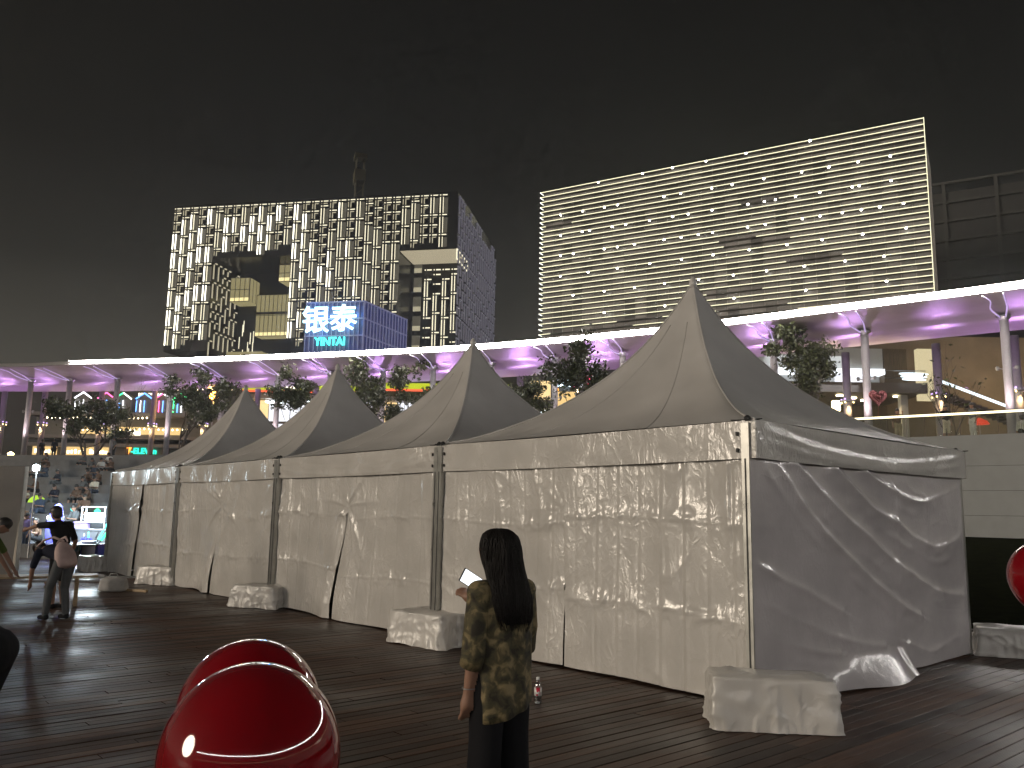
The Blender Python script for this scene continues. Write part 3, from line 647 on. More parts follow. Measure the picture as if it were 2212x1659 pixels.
for k in range(4):
    org = P0+Vector((UX, UY, 0))*5*(k+1)
    t = thing('pagoda_tent', names[k], 'tent', org, -TH, 'white pagoda tents in a row')
    roof(t, HPs[k], k*3+1)
    for ax in ('front', 'side', 'back', 'left'): valance(t, ax, k*7+len(ax), 1 if (k in (1,) and ax == 'front') or ax == 'side' else 0)
    fl = [.35, 1., 1., .8][k]
    tent_wall(t, 'wall_panel', .03, 2.5, k*11+2, True, flap=fl, crease=.27 if k == 0 else .34, lean=.06 if k == 0 else .2)
    tent_wall(t, 'wall_panel', 2.47, 4.97, k*11+6, False, flap=fl if k else .12, crease=.30 if k in (0, 1) else 0, lean=.06 if k == 0 else .2, gap=.05)
    if k == 0:
        tent_wall(t, 'wall_panel', -.08, 2.95, 71, True, flap=0, axis='side', extra=side_extra(0, .585), toe=.30)
        tent_wall(t, 'wall_panel', 2.9, 4.97, 75, False, flap=0, axis='side', extra=side_extra(.575, 1))
    else: MB().box((4.97, .15, 0), (4.985, 4.85, 2.35)).build('partition', 'tent_cover', t)
    if k == 3: MB().box((-.02, .1, .02), (.0, 4.9, 2.4)).build('end_wall', 'tent_wall', t)
    MB().box((.1, 4.99, .02), (4.9, 5.01, 2.4)).build('rear_wall', 'tent_wall', t)
    for (px, py) in ((.045, .0), (4.955, .0), (.045, 5.05), (4.955, 5.05)):
        p = MB().box((px-.042, py-.085, 0), (px+.042, py-.005, HE-.03)).build('post', 'tent_pole', t)
        MB().box((px-.008, py-.089, .02), (px+.008, py-.086, 2.3)).build('slot', 'pole_slot', p)
        m = MB()
        for a in (.3, 1.9, 3.4, 5.2): m.tube([(px, py-.03, HE+.0), (px+.16*cos(a), py-.05+.12*sin(a), HE+.005)], [.012, .006], 5)
        m.lathe([(.03, HE-.01), (.035, HE+.03), (.012, HE+.05)], (px, py-.03, 0), 8); m.build('post_cap', 'black_rubber', t)
    for px in (.13, 4.86):
        for z in (HE-.13, HE-.29): MB().box((px-.012, -.078, z-.02), (px+.012, -.064, z+.02)).build('buckle', 'black_rubber', t)
    MB().box((0.1, .0, HE-.12), (4.9, .06, HE-.04)).build('eave_beam', 'tent_pole', t); MB().box((4.93, .1, HE-.12), (4.97, 4.9, HE-.04)).build('eave_beam', 'tent_pole', t)

# weights under draped covers at the feet of the posts
def cover(c, rz, L_, D_, h, seed, label, toe=.1):
    t = thing('weight_cover', label, 'weight', (c[0], c[1], 0), rz, 'covered weights at the tent posts')
    n, nr = 180, 22; a = np.linspace(0, 2*pi, n, endpoint=False); P = np.zeros((n, nr+7, 3))
    ca, sa = np.cos(a), np.sin(a); e = 9.; rr = 1/(abs(ca)**e+abs(sa)**e)**(1/e)
    for j in range(nr+7):
        if j < nr:
            f = j/(nr-1); z = h*f
            fold = (1-f)**.8*(.10*rdg(a*2.6, f*.5+0*a, seed, 2)+.07*rdg(a*6, f*1.2+0*a, seed+3, 2)+.09*np.abs(np.sin(a*2))**18)+.05*vnoise(a*3, f*4+0*a, seed)+.045*rdg(a*3+f*2, f*3-a, seed+6, 3)-.04*np.exp(-((f-.93)/.05)**2)*0
            k_ = 1+fold*1.0; zz = z+.05*(1-f)**3*(vnoise(a*2, 0*a, seed+4)+.1)+.02*f**4*vnoise(a*2, 0*a, seed+9)
        else:
            g = (j-nr+1)/7; k_ = (1-g)*(1+.02*np.sin(a*5)); zz = h+.008*np.sin(g*3)+.05*(rdg(ca*(1-g)*1.6+2, sa*(1-g)*1.6, seed, 2)-.4)*np.sin(pi*min(1, g*1.3+.05))
        P[:, j, 0] = ca*rr*k_*L_/2; P[:, j, 1] = sa*rr*k_*D_/2; P[:, j, 2] = np.maximum(zz, .004)
    MB().grid(P, closed=True).build('cover', 'tent_cover', t, True)
    MB().box((-L_*.42, -D_*.42, 0), (L_*.42, D_*.42, h*.9)).build('weight_block', 'kerb_stone', t)
    return t
cover((2.24, 7.42), -TH+R(42), .98, .52, .42, 1.0, 'crumpled white covered weight at the nearest tent corner')
cover((-1.05, 11.55), -TH+.15, 1.0, .60, .42, 2.2, 'white covered weight left of the woman, between first and second tents')
cover((-4.45, 15.45), -TH+R(25), .95, .55, .38, 3.1, 'boxy white covered weight between second and third tents')
cover((-7.95, 19.6), -TH+R(28), 1.0, .55, .40, 4.4, 'white covered weight between third and farthest tents')
cover((-11.3, 23.1), -TH, .9, .5, .40, 5.2, 'covered weight at the far end post beside the stalls')
cover((6.75, 11.35), R(-25), 1.0, .6, .36, 6.3, 'covered weight at the rear corner post beside the lawn')

# white tent cut by the left edge of the picture
lt = thing('side_tent', 'plain tent wall at the left edge beyond the bending people', 'tent', (-12.3, 21.3, 0), R(33))
vinyl('tent_wall_plain', (.42, .38, .33), .5, .12)
A, B = np.meshgrid(np.linspace(0, 1, 50), np.linspace(0, 1, 40), indexing='ij')
D = .06*fbm(A*5, B*2, 41, 3)+.02*np.sin(A*26+B*4)*(1-B)
MB().grid(np.stack([-5*(1-A)-.12*(1-B)*A, -D-.25*(1-B)**2, B*2.6+.02], -1)).build('wall_panel', 'tent_wall_plain', lt, True)
MB().grid(np.stack([-.02+.0*A, A*4.6, B*2.6+.02], -1)).build('wall_panel', 'tent_wall_plain', lt, True)
MB().box((-.04, -.08, 0), (.05, .01, 2.7)).build('post', 'tent_pole', lt)
P = np.stack([-5.05*(1-A)+.05*A, -.06-.01*np.sin(A*30), 2.7-.33*B], -1); MB().grid(P, flip=True).build('valance', 'tent_wall_plain', lt, True)
MB().box((-5, .02, 2.62), (0, 4.6, 2.66)).build('flat_roof', 'tent_wall_plain', lt)

# ------------------------------------------------------------------ balloons, bottle
def balloon_mat():
    m, t, b = _new('red_balloon'); b.inputs['Base Color'].default_value = (.20, .003, .007, 1); b.inputs['Roughness'].default_value = .06
    b.inputs['Coat Weight'].default_value = .6; b.inputs['Coat Roughness'].default_value = .03; b.inputs['Subsurface Weight'].default_value = .15; b.inputs['Subsurface Radius'].default_value = (.05, .005, .005)
balloon_mat(); mat('ribbon', (.4, .02, .03), .5)
def balloon(c, r, label):
    t = thing('balloon', label, 'balloon', (c[0], c[1], 0), 0, 'red balloons')
    prof = []
    for i in range(41):
        a = -pi/2+pi*i/40; z = sin(a)*1.18 if a < 0 else sin(a)*1.03; prof.append((max(.0005, cos(a)*(1-.10*max(0, -sin(a))**2)), z))
    MB().lathe([(p[0]*r, c[2]+p[1]*r) for p in prof], n=64).build('skin', 'red_balloon', t, True)
    z0 = c[2]-1.18*r
    MB().lathe([(.004, .01), (.014, -.012), (.009, -.02), (.022, -.045)], (0, 0, z0), 12).build('knot', 'red_balloon', t, True)
    MB().tube([(0, 0, z0-.02), (.01, .01, z0*.6), (-.01, 0, z0*.3), (0, 0, .05)], .003, 5).build('ribbon', 'ribbon', t)
    MB().lathe([(.06, .0), (.075, .03), (.05, .07), (.01, .09)], n=14).build('anchor', 'black_rubber', t, True)
balloon((-.62, 2.14, 1.15), .215, 'big glossy red balloon in front of the other, low at the left')
balloon((-.75, 2.55, 1.155), .205, 'glossy red balloon half hidden behind another balloon')
balloon((3.27, 5.2, 1.42), .2, 'red balloon cut off by the right edge')
def bottle_label():
    m, t, b = _new('bottle_label'); N = t.nodes; c = N.new('ShaderNodeTexCoord'); w = N.new('ShaderNodeTexNoise'); w.inputs['Scale'].default_value = 26; w.inputs['Detail'].default_value = 1
    sx = N.new('ShaderNodeSeparateXYZ'); t.links.new(c.outputs['Object'], sx.inputs[0]); t.links.new(c.outputs['Object'], w.inputs[0])
    ab = N.new('ShaderNodeMath'); ab.operation = 'ABSOLUTE'; t.links.new(sx.outputs[0], ab.inputs[0])
    a1 = N.new('ShaderNodeMath'); a1.operation = 'LESS_THAN'; a1.inputs[1].default_value = .019; t.links.new(ab.outputs[0], a1.inputs[0])
    a2 = N.new('ShaderNodeMath'); a2.operation = 'GREATER_THAN'; a2.inputs[1].default_value = .47; t.links.new(w.outputs[0], a2.inputs[0])
    mu = N.new('ShaderNodeMath'); mu.operation = 'MULTIPLY'; t.links.new(a1.outputs[0], mu.inputs[0]); t.links.new(a2.outputs[0], mu.inputs[1])
    mx = N.new('ShaderNodeMix'); mx.data_type = 'RGBA'; mx.inputs[6].default_value = (.75, .74, .72, 1); mx.inputs[7].default_value = (.55, .02, .05, 1)
    t.links.new(mu.outputs[0], mx.inputs[0]); t.links.new(mx.outputs[2], b.inputs['Base Color']); b.inputs['Roughness'].default_value = .35
bottle_label(); glass('bottle_plastic', (.86, .88, .9), .72); mat('bottle_cap', (.8, .8, .8), .4); mat('water', (.7, .75, .78), .03, trans=1)
bt = thing('water_bottle', 'small clear water bottle with red print standing on the deck', 'bottle', (.29, 8.1, 0))
MB().lathe([(.02, 0), (.033, .006), (.035, .02), (.033, .05), (.035, .06), (.035, .15), (.033, .165), (.028, .185), (.015, .205), (.0145, .215)], n=24).build('body', 'bottle_plastic', bt, True)
MB().lathe([(.028, .004), (.0315, .02), (.0315, .062), (.001, .063)], n=24).build('water', 'water', bt, True)
MB().lathe([(.0356, .075), (.0356, .145)], n=32).build('label', 'bottle_label', bt, True)
MB().lathe([(.017, .212), (.017, .235), (.014, .238)], n=20).build('cap', 'bottle_cap', bt, True)
# ------------------------------------------------------------------ people
mat('skin', (.27, .15, .10), .55); mat('hair', (.012, .009, .008), .45); mat('eye', (.02, .015, .012), .3); mat('lip', (.30, .12, .10), .5)
for n_, c_ in dict(black=(.012, .012, .014), navy=(.016, .018, .030), green=(.10, .14, .035), grey=(.10, .105, .11), white=(.55, .55, .54), blue=(.30, .52, .62), khaki=(.30, .26, .18), denim=(.05, .065, .10), pink=(.50, .38, .36), brown=(.10, .06, .04), purple=(.16, .12, .26), teal=(.10, .22, .24), red=(.35, .04, .04), cream=(.55, .50, .40)).items():
    mat('cloth_'+n_, c_, .9, var=.18, vscale=5, bump=.35, bscale=14, spec=.12)
def caps(bm, p, q_, r1, r2, sx=1., n=12, xdir=None):
    p, q_ = Vector(p), Vector(q_); d = q_-p; L_ = max(d.length, 1e-4); d = d/L_
    x = Vector(xdir) if xdir else (Vector((1, 0, 0)) if abs(d.x) < .9 else Vector((0, 1, 0)))
    x = (x-d*x.dot(d)).normalized(); y = d.cross(x); rings = []
    for j in range(4): a = -pi/2+pi/2*j/4*1.0+.12; rings.append((r1*sin(a), r1*cos(a)))
    rings.append((0, r1)); rings.append((L_, r2))
    for j in range(1, 5): a = pi/2*j/4-.12; rings.append((L_+r2*sin(a), r2*cos(a)))
    V = [[bm.verts.new(p+d*h+x*cos(2*pi*k/n)*r*sx+y*sin(2*pi*k/n)*r) for k in range(n)] for h, r in rings]
    for a, b in zip(V[:-1], V[1:]):
        for k in range(n): bm.faces.new((a[k], a[(k+1) % n], b[(k+1) % n], b[k]))
    bm.faces.new(V[0][::-1]); bm.faces.new(V[-1])
def jstand(): return dict(pel=(0, 0, .95), wai=(0, .0, 1.1), che=(0, -.005, 1.30), nek=(0, -.01, 1.46), hed=(0, .015, 1.58), look=(0, 1, 0),
    shR=(.165, -.01, 1.385), elR=(.22, -.04, 1.10), wrR=(.215, .06, .86), shL=(-.165, -.01, 1.385), elL=(-.22, -.04, 1.10), wrL=(-.215, .06, .86),
    hiR=(.085, 0, .92), knR=(.095, .02, .50), anR=(.10, -.03, .085), hiL=(-.085, 0, .92), knL=(-.095, .02, .50), anL=(-.10, -.03, .085))
def jwith(**k): j = jstand(); j.update(k); return j
def jsit(): return dict(pel=(0, 0, .12), wai=(0, .03, .26), che=(0, .06, .46), nek=(0, .10, .61), hed=(0, .15, .73), look=(0, 1, -.2), shR=(.165, .07, .54), elR=(.22, .18, .30), wrR=(.10, .38, .36), shL=(-.165, .07, .54), elL=(-.22, .18, .30), wrL=(-.08, .38, .33),
    hiR=(.09, .02, .10), knR=(.13, .42, .18), anR=(.12, .48, -.26), hiL=(-.09, .02, .10), knL=(-.13, .42, .18), anL=(-.12, .48, -.26))
def body_mesh(J, cl, voxel=.02, sleeve='short', shorts=False, hair='short', fingers=True, fat=1., head=1.):
    J = {k: Vector(v) for k, v in J.items()}; bm = bmesh.new(); S = []
    def c(reg, a, b, r1, r2, sx=1., xdir=None): caps(bm, a, b, r1, r2, sx, 12, xdir); S.append((reg, Vector(a), Vector(b), r1, r2))
    across = (J['shR']-J['shL']).normalized(); lk = J['look'].normalized()
    c('pants', J['pel']-across*.05, J['pel']+across*.05, .118*fat, .118*fat); c('shirt', J['pel']+(J['wai']-J['pel'])*.25, J['wai'], .112*fat, .108*fat, 1.25, across)
    c('shirt', J['wai'], J['che'], .108*fat, .118*fat, 1.32, across); c('shirt', J['che'], J['nek']-(J['nek']-J['che'])*.35, .115*fat, .07, 1.35, across)
    c('shirt', J['shL'], J['shR'], .062, .062); c('skin', J['nek']-(J['nek']-J['che'])*.1, J['hed'], .05, .052)
    h = J['hed']; u = (h-J['nek']).normalized(); u = (u-lk*u.dot(lk)*.5).normalized()
    c('face', h-u*.035+lk*.018, h+u*.045, .074*head, .088*head); c('face', h-u*.065+lk*.035, h-u*.05+lk*.03, .045*head, .05*head)
    c('face', h+lk*.09-u*.005, h+lk*.108-u*.03, .012, .016)                                               # nose
    for s in (-1, 1): c('face', h+across*s*.083-u*.0, h+across*s*.088-u*.03, .016, .012)                  # ears
    if hair != 'none':
        c('hair', h-lk*.02+u*.055, h+u*.06+lk*.012, .093*head, .088*head); c('hair', h-lk*.03-u*.02, h-lk*.025+u*.05, .08*head, .094*head)
        if hair == 'long': c('hair', h-lk*.05-u*.02, J['che']-lk*.10, .075, .06, 1.3, across)
    for s in 'RL':
        sh, el, wr = J['sh'+s], J['el'+s], J['wr'+s]; sg = 1 if s == 'R' else -1
        mid = sh+(el-sh)*.8
        if sleeve == 'short': c('shirt', sh, mid, .062*fat, .056*fat); c('skin', mid, el, .042, .040); c('skin', el, wr, .040, .027)
        else: c('shirt', sh, el, .060*fat, .050*fat); c('shirt', el, wr, .048*fat, .036)
        fd = (wr-el).normalized(); pk = wr+fd*.055; c('skin', wr, pk, .027, .036)
        if fingers:
            sd = fd.cross(lk); sd = sd.normalized() if sd.length > .05 else across
            nn = sd.cross(fd).normalized()
            for k_, (o_, L_) in enumerate(((-.028, .062), (-.010, .074), (.009, .070), (.027, .054))):
                b0 = pk+sd*o_+fd*.02; b1 = b0+fd*L_*.5; b2 = b1+(fd*.75+nn*.55).normalized()*L_*.5
                c('skin', b0, b1, .0105, .0095); c('skin', b1, b2, .0095, .008)
            t0 = wr+fd*.02-sd*.03*sg; c('skin', t0, t0+(fd*.7-sd*.6*sg+nn*.3).normalized()*.055, .013, .010)
        hi, kn, an = J['hi'+s], J['kn'+s], J['an'+s]
        c('pants', hi, kn, .092*fat, .068*fat)
        if shorts: c('pants', kn, kn+(an-kn)*.02, .07, .07); c('skin', kn, kn+(an-kn)*.35, .05, .055); c('skin', kn+(an-kn)*.35, an, .055, .036)
        else: c('pants', kn, an+(kn-an)*.06, .064*fat, .055*fat)
        sh_d = Vector((lk.x, lk.y, 0)); sh_d = sh_d.normalized() if sh_d.length > .1 else Vector((0, 1, 0)); c('shoe', an-sh_d*.03-Vector((0, 0, .04)), an+sh_d*.14-Vector((0, 0, .05)), .042, .036)
    me = bpy.data.meshes.new('tmp'); bm.to_mesh(me); bm.free(); o = bpy.data.objects.new('tmp', me); COL.objects.link(o)
    r = o.modifiers.new('r', 'REMESH'); r.mode = 'VOXEL'; r.voxel_size = voxel; sm = o.modifiers.new('s', 'SMOOTH'); sm.iterations = 3 if voxel < .016 else 2; sm.factor = .5
    dg = bpy.context.evaluated_depsgraph_get(); out = bpy.data.meshes.new_from_object(o.evaluated_get(dg)); bpy.data.objects.remove(o); bpy.data.meshes.remove(me)
    n = len(out.polygons); C = np.zeros(n*3); out.polygons.foreach_get('center', C); C = C.reshape(-1, 3); best = np.full(n, 9.); idx = np.zeros(n, int)
    order = ['shirt', 'pants', 'skin', 'face', 'hair', 'shoe', 'eye', 'lip']
    for reg, a, b, r1, r2 in S:
        a, b = np.array(a), np.array(b); d = b-a; L2 = max((d**2).sum(), 1e-9); t = np.clip(((C-a)@d)/L2, 0, 1); dist = np.linalg.norm(C-(a+t[:, None]*d), axis=1)-(r1+(r2-r1)*t)
        hit = dist < best; best = np.where(hit, dist, best); idx = np.where(hit, order.index(reg), idx)
    if voxel < .016:
        for s in (-1, 1): e = np.array(h+lk*.085+across*s*.033+u*.015); idx[(np.linalg.norm(C-e, axis=1) < .016) & (idx == 3)] = 6
        e = np.array(h+lk*.09-u*.06); idx[(np.linalg.norm((C-e)*np.array([.6, 1, 1.6]), axis=1) < .02) & (idx == 3)] = 7
    out.materials.clear()
    for m in (cl.get('shirt'), cl.get('pants'), 'skin', 'skin', cl.get('hair', 'hair'), cl.get('shoe', 'cloth_black'), 'eye', 'lip'): out.materials.append(MT[m])
    out.polygons.foreach_set('material_index', idx); out.polygons.foreach_set('use_smooth', [True]*n); return out
def person(label, loc, rz, J, cl, scale=1., group=None, **kw):
    o = link('person', body_mesh(J, cl, **kw)); o.location = loc; o.rotation_euler = (0, 0, rz); o.scale = (scale,)*3; o['kind'] = 'thing'
    return tag(o, label, 'person', group)
CL = lambda s, p, **k: dict(shirt='cloth_'+s, pants='cloth_'+p, **k)

# woman in the patterned shirt, seen from behind
def camo():
    m, t, b = _new('camo_shirt'); N = t.nodes; c = N.new('ShaderNodeTexCoord'); n1 = N.new('ShaderNodeTexNoise'); n1.inputs['Scale'].default_value = 17; n1.inputs['Detail'].default_value = 4; n1.inputs['Distortion'].default_value = .5
    t.links.new(c.outputs['Object'], n1.inputs[0]); r = N.new('ShaderNodeValToRGB'); t.links.new(n1.outputs[0], r.inputs[0]); e = r.color_ramp; e.interpolation = 'EASE'
    e.elements[0].position = .36; e.elements[0].color = (.022, .018, .010, 1); e.elements[1].position = .66; e.elements[1].color = (.22, .17, .085, 1)
    for p_, c_ in ((.45, (.050, .043, .020)), (.52, (.075, .062, .028)), (.58, (.15, .118, .055))): x = e.elements.new(p_); x.color = (*c_, 1)
    t.links.new(r.outputs[0], b.inputs['Base Color']); b.inputs['Roughness'].default_value = .8
    n2 = N.new('ShaderNodeTexNoise'); n2.inputs['Scale'].default_value = 9; bp = N.new('ShaderNodeBump'); bp.inputs['Strength'].default_value = .5; bp.inputs['Distance'].default_value = .03; t.links.new(c.outputs['Object'], n2.inputs[0]); t.links.new(n2.outputs[0], bp.inputs['Height']); t.links.new(bp.outputs[0], b.inputs['Normal'])
camo()
def hair_mat():
    m, t, b = _new('long_hair'); b.inputs['Base Color'].default_value = (.008, .006, .005, 1); b.inputs['Roughness'].default_value = .6; b.inputs['Specular IOR Level'].default_value = .25; N = t.nodes
    c = N.new('ShaderNodeTexCoord'); mp = N.new('ShaderNodeMapping'); mp.inputs['Scale'].default_value = (120, 120, 4); n = N.new('ShaderNodeTexNoise'); n.inputs['Scale'].default_value = 1; bp = N.new('ShaderNodeBump'); bp.inputs['Strength'].default_value = .6; bp.inputs['Distance'].default_value = .01
    t.links.new(c.outputs['Object'], mp.inputs[0]); t.links.new(mp.outputs[0], n.inputs[0]); t.links.new(n.outputs[0], bp.inputs['Height']); t.links.new(bp.outputs[0], b.inputs['Normal'])
hair_mat()
JW = jwith(hed=(-.012, .025, 1.54), look=(-.1, 1, -.3), shR=(.150, .0, 1.375), elR=(.185, .03, 1.12), wrR=(.02, .25, 1.29), shL=(-.150, -.01, 1.375), elL=(-.175, -.02, 1.10), wrL=(-.178, .02, .885), knR=(.10, .01, .5), knL=(-.09, .02, .5))
wm = person('woman with long black hair and olive camouflage shirt standing with her back turned', (-.035, 4.35, 0), R(36), JW, dict(shirt='camo_shirt', pants='cloth_black', hair='long_hair'), .985, None, voxel=.0105, hair='none', fat=.84)
def loft(rings, n=48, seed=0, rough=.0, folds=0):
    P = []
    for j, (cx, cy, z, rx, ry, p_) in enumerate(rings):
        a = np.linspace(0, 2*pi, n, endpoint=False); ca, sa = np.cos(a), np.sin(a); r_ = 1/(abs(ca)**p_+abs(sa)**p_)**(1/p_)
        k_ = 1+rough*vnoise(a*n/14, z*3+0*a, seed)+folds*np.sin(a*9+seed+z*3)*j/len(rings)
        P.append(np.stack([cx+rx*ca*r_*k_, cy+ry*sa*r_*k_, np.full(n, z)], -1))
    return np.array(P).transpose(1, 0, 2)
def resample(rings, k_=4):
    return [tuple(r) for r in curve_pts(rings, k_)]
sh = resample([(0, -.005, 1.43, .07, .055, 2), (0, -.01, 1.405, .13, .08, 2.2), (0, -.01, 1.36, .160, .088, 2.3), (0, -.01, 1.28, .158, .102, 2.4), (.0, -.01, 1.15, .150, .108, 2.4), (.0, -.01, 1.0, .150, .112, 2.4), (0, -.01, .88, .152, .116, 2.4), (.0, -.015, .80, .150, .116, 2.4)])
P = loft(sh, 64, 3, .09, .045); hemw = .05*np.sin(np.linspace(0, 2*pi, 64, endpoint=False)*1+1.2); P[:, -4:, 2] += (hemw[:, None]*np.array([.1, .3, .6, 1.]))
s_ = MB().grid(P, closed=True)
for sg, el in ((-1, Vector((-.182, -.02, 1.06))), (1, Vector((.190, .03, 1.10)))):
    a = Vector((.135*sg, -.005, 1.375)); pts = [a, a+(el-a)*.35, a+(el-a)*.7, el]
    if sg < 0: pts.append(Vector((-.183, -.005, 1.02)))
    else: pts += [Vector((.16, .10, 1.14)), Vector((.12, .15, 1.19))]
    s_.tube(pts, [.066, .066, .064, .062, .060, .054][:len(pts)], 16, cap=False)
so_ = s_.build('shirt', 'camo_shirt', wm, True); so_.modifiers.new('th', 'SOLIDIFY').thickness = .004
hr = resample([(-.012, .012, 1.690, .012, .012, 2), (-.012, .012, 1.682, .050, .055, 2), (-.012, .008, 1.652, .083, .094, 2), (-.012, .0, 1.60, .096, .109, 2), (-.010, -.015, 1.53, .096, .103, 2.1), (-.006, -.045, 1.46, .10, .082, 2.2), (.0, -.075, 1.39, .110, .06, 2.3), (.004, -.098, 1.33, .110, .044, 2.4), (.008, -.108, 1.27, .098, .032, 2.4), (.01, -.112, 1.22, .07, .018, 2.2)])
P = loft(hr, 90, 8, .05); hair_o = MB().grid(P, closed=True)
for i in range(420):                                                                # loose strands over the shell
    a = rng.integers(0, 90); j0 = rng.integers(0, 4); k_ = 1+rng.uniform(-.01, .045); dz = rng.uniform(-.07, .02); end = P.shape[1]-rng.integers(0, 6); c0 = np.array([[r_[0], r_[1], r_[2]] for r_ in hr])
    pts = []
    for j in range(j0, end, 2):
        p_ = c0[j]+(P[(a+int(2*sin(j*.25+i))) % 90, j]-c0[j])*k_; f_ = max(0, (j-20)/(P.shape[1]-20)); pts.append((p_[0]+.006*sin(j*.4+i), p_[1], p_[2]+dz*f_))
    if len(pts) > 4: hair_o.tube(pts, [.0035*(1-.75*n_/len(pts)) for n_ in range(len(pts))], 4)
hair_o.build('hair', 'long_hair', wm, True)
tr_ = MB()                                                                         # wide trouser legs
for sg in (-1, 1):
    rg = resample([(.045*sg, -.005, .93, .09, .108, 2.2), (.072*sg, 0, .82, .084, .104, 2.2), (.082*sg, .0, .65, .074, .092, 2.2), (.092*sg, .0, .4, .078, .094, 2.2), (.10*sg, -.01, .2, .086, .105, 2.2), (.10*sg, -.01, .06, .09, .112, 2.2)])
    tr_.grid(loft(rg, 36, 5+sg, .05, .02), closed=True)
tr_.build('trousers', 'cloth_black', wm, True)
MB().tube([(-.178+.034*cos(a), .015+.034*sin(a), .91) for a in np.linspace(0, 6.28, 20)], .003, 5).build('bracelet', 'rail_light' if False else 'steel', wm, True)
emis('phone_screen', (.9, .95, 1), 1.6)
ph = thing('phone', 'bright phone screen held in front of the woman', 'phone', (-.205, 4.62, 1.385), R(20)); ph.rotation_euler = (R(20), R(-62), R(25))
MB().box((-.037, -.004, -.075), (.037, .004, .075)).build('case', 'black_rubber', ph); MB().box((-.034, -.0056, -.071), (.034, -.0045, .071)).build('screen', 'phone_screen', ph)

# group working at the left
BEND = dict(pel=(0, -.12, .92), wai=(0, .03, 1.02), che=(0, .24, 1.06), nek=(0, .42, 1.08), hed=(0, .55, 1.09), look=(0, .6, -.8), shR=(.17, .33, 1.04), elR=(.20, .42, .78), wrR=(.18, .52, .56), shL=(-.17, .33, 1.04), elL=(-.20, .40, .78), wrL=(-.16, .48, .55),
    hiR=(.09, -.12, .90), knR=(.11, .0, .50), anR=(.12, -.08, .085), hiL=(-.09, -.12, .90), knL=(-.11, .06, .50), anL=(-.14, .05, .085))
person('person in a navy shirt and grey trousers bending to the left with a pale backpack', (-7.0, 13.3, 0), R(62), BEND, CL('navy', 'grey'), .97, None, voxel=.014)
bk = thing('backpack', 'pale pinkish drawstring backpack on the bending person', 'backpack', (-7.0, 13.3, 0), R(62))
Pb = loft(resample([(0, 0, 0, .01, .01, 2), (0, 0, .01, .13, .07, 2.6), (0, 0, .10, .165, .095, 2.8), (0, 0, .25, .15, .085, 2.8), (0, 0, .36, .11, .06, 2.4), (0, 0, .42, .05, .03, 2), (0, 0, .44, .008, .008, 2)]), 40, 2, .06)
bo = MB().grid(Pb, closed=True, flip=True).build('bag', 'cloth_pink', bk, True); bo.rotation_euler = (R(-28), 0, 0); bo.location = (.0, -.19, .80)
for s in (-1, 1): MB().tube([(s*.03, -.08, 1.19), (s*.10, .08, 1.25), (s*.13, .26, 1.20), (s*.15, .38, 1.10)], .018, 6).build('strap', 'cloth_pink', bk, True)
person('tall person in black reaching a bare arm to the left above the stooping one', (-7.75, 14.7, 0), R(70), jwith(pel=(0, 0, .95), che=(0, .08, 1.30), nek=(0, .13, 1.45), hed=(0, .18, 1.56), look=(0, 1, -.3), shL=(-.16, .1, 1.38), elL=(-.16, .40, 1.36), wrL=(-.12, .66, 1.30), shR=(.17, .05, 1.38), elR=(.24, -.05, 1.1), wrR=(.26, .06, .86)), CL('black', 'black'), 1.02, None, voxel=.014, shorts=True)
person('person in an olive green T-shirt at the left edge leaning down', (-8.35, 13.35, 0), R(-75), {**BEND, 'che': (0, .12, 1.20), 'nek': (0, .24, 1.30), 'hed': (0, .33, 1.40), 'shR': (.17, .18, 1.22), 'shL': (-.17, .18, 1.22), 'elR': (.22, .36, .98), 'wrR': (.16, .52, .70), 'elL': (-.22, .34, .96), 'wrL': (-.14, .52, .70), 'look': (0, .9, -.5)}, CL('green', 'grey'), 1.0, None, voxel=.014)
person('person all in black stooping close by, cut off by the left edge', (-3.10, 5.0, 0), R(100), {**BEND, 'pel': (0, -.1, .9), 'che': (0, .22, 1.16), 'nek': (0, .38, 1.26), 'hed': (0, .48, 1.34), 'shR': (.17, .30, 1.18), 'shL': (-.17, .30, 1.18)}, CL('black', 'black'), 1.0, None, voxel=.014, fat=1.15)
mat('pine_board', (.42, .30, .17), .5, var=.2, vscale=3, stretch=(1, 8, 8))
tb_ = thing('plank_table', 'low pale plank table where the people stoop at the left', 'table', (-8.75, 14.6, 0), R(28))
for i in range(4): MB().box((-1.6, -.30+i*.15, .50), (1.55, -.158+i*.15, .535)).build('board', 'pine_board', tb_)
for x in (-1.3, 1.2):
    for y in (-.22, .2): MB().box((x, y, 0), (x+.06, y+.06, .498)).build('leg', 'pine_board', tb_)
mat('tote_canvas', (.40, .39, .38), .8, var=.2, vscale=6, bump=.4)
bg_ = thing('canvas_bag', 'crumpled white carrier bag lying on the deck near the poles', 'bag', (-8.2, 17.75, 0), R(10))
Pg = loft(resample([(0, 0, 0, .2, .13, 2.5), (0, 0, .03, .27, .17, 2.8), (0, 0, .14, .26, .16, 2.6), (0, 0, .24, .24, .13, 2.4), (.03, 0, .29, .16, .07, 2), (.03, 0, .30, .01, .01, 2)]), 40, 6, .22, .05)
MB().grid(Pg, closed=True, flip=True).build('bag_body', 'tote_canvas', bg_, True); MB().tube([(-.1, 0, .26), (-.06, -.05, .36), (.06, -.05, .36), (.1, 0, .26)], .012, 6).build('handle', 'tote_canvas', bg_, True)
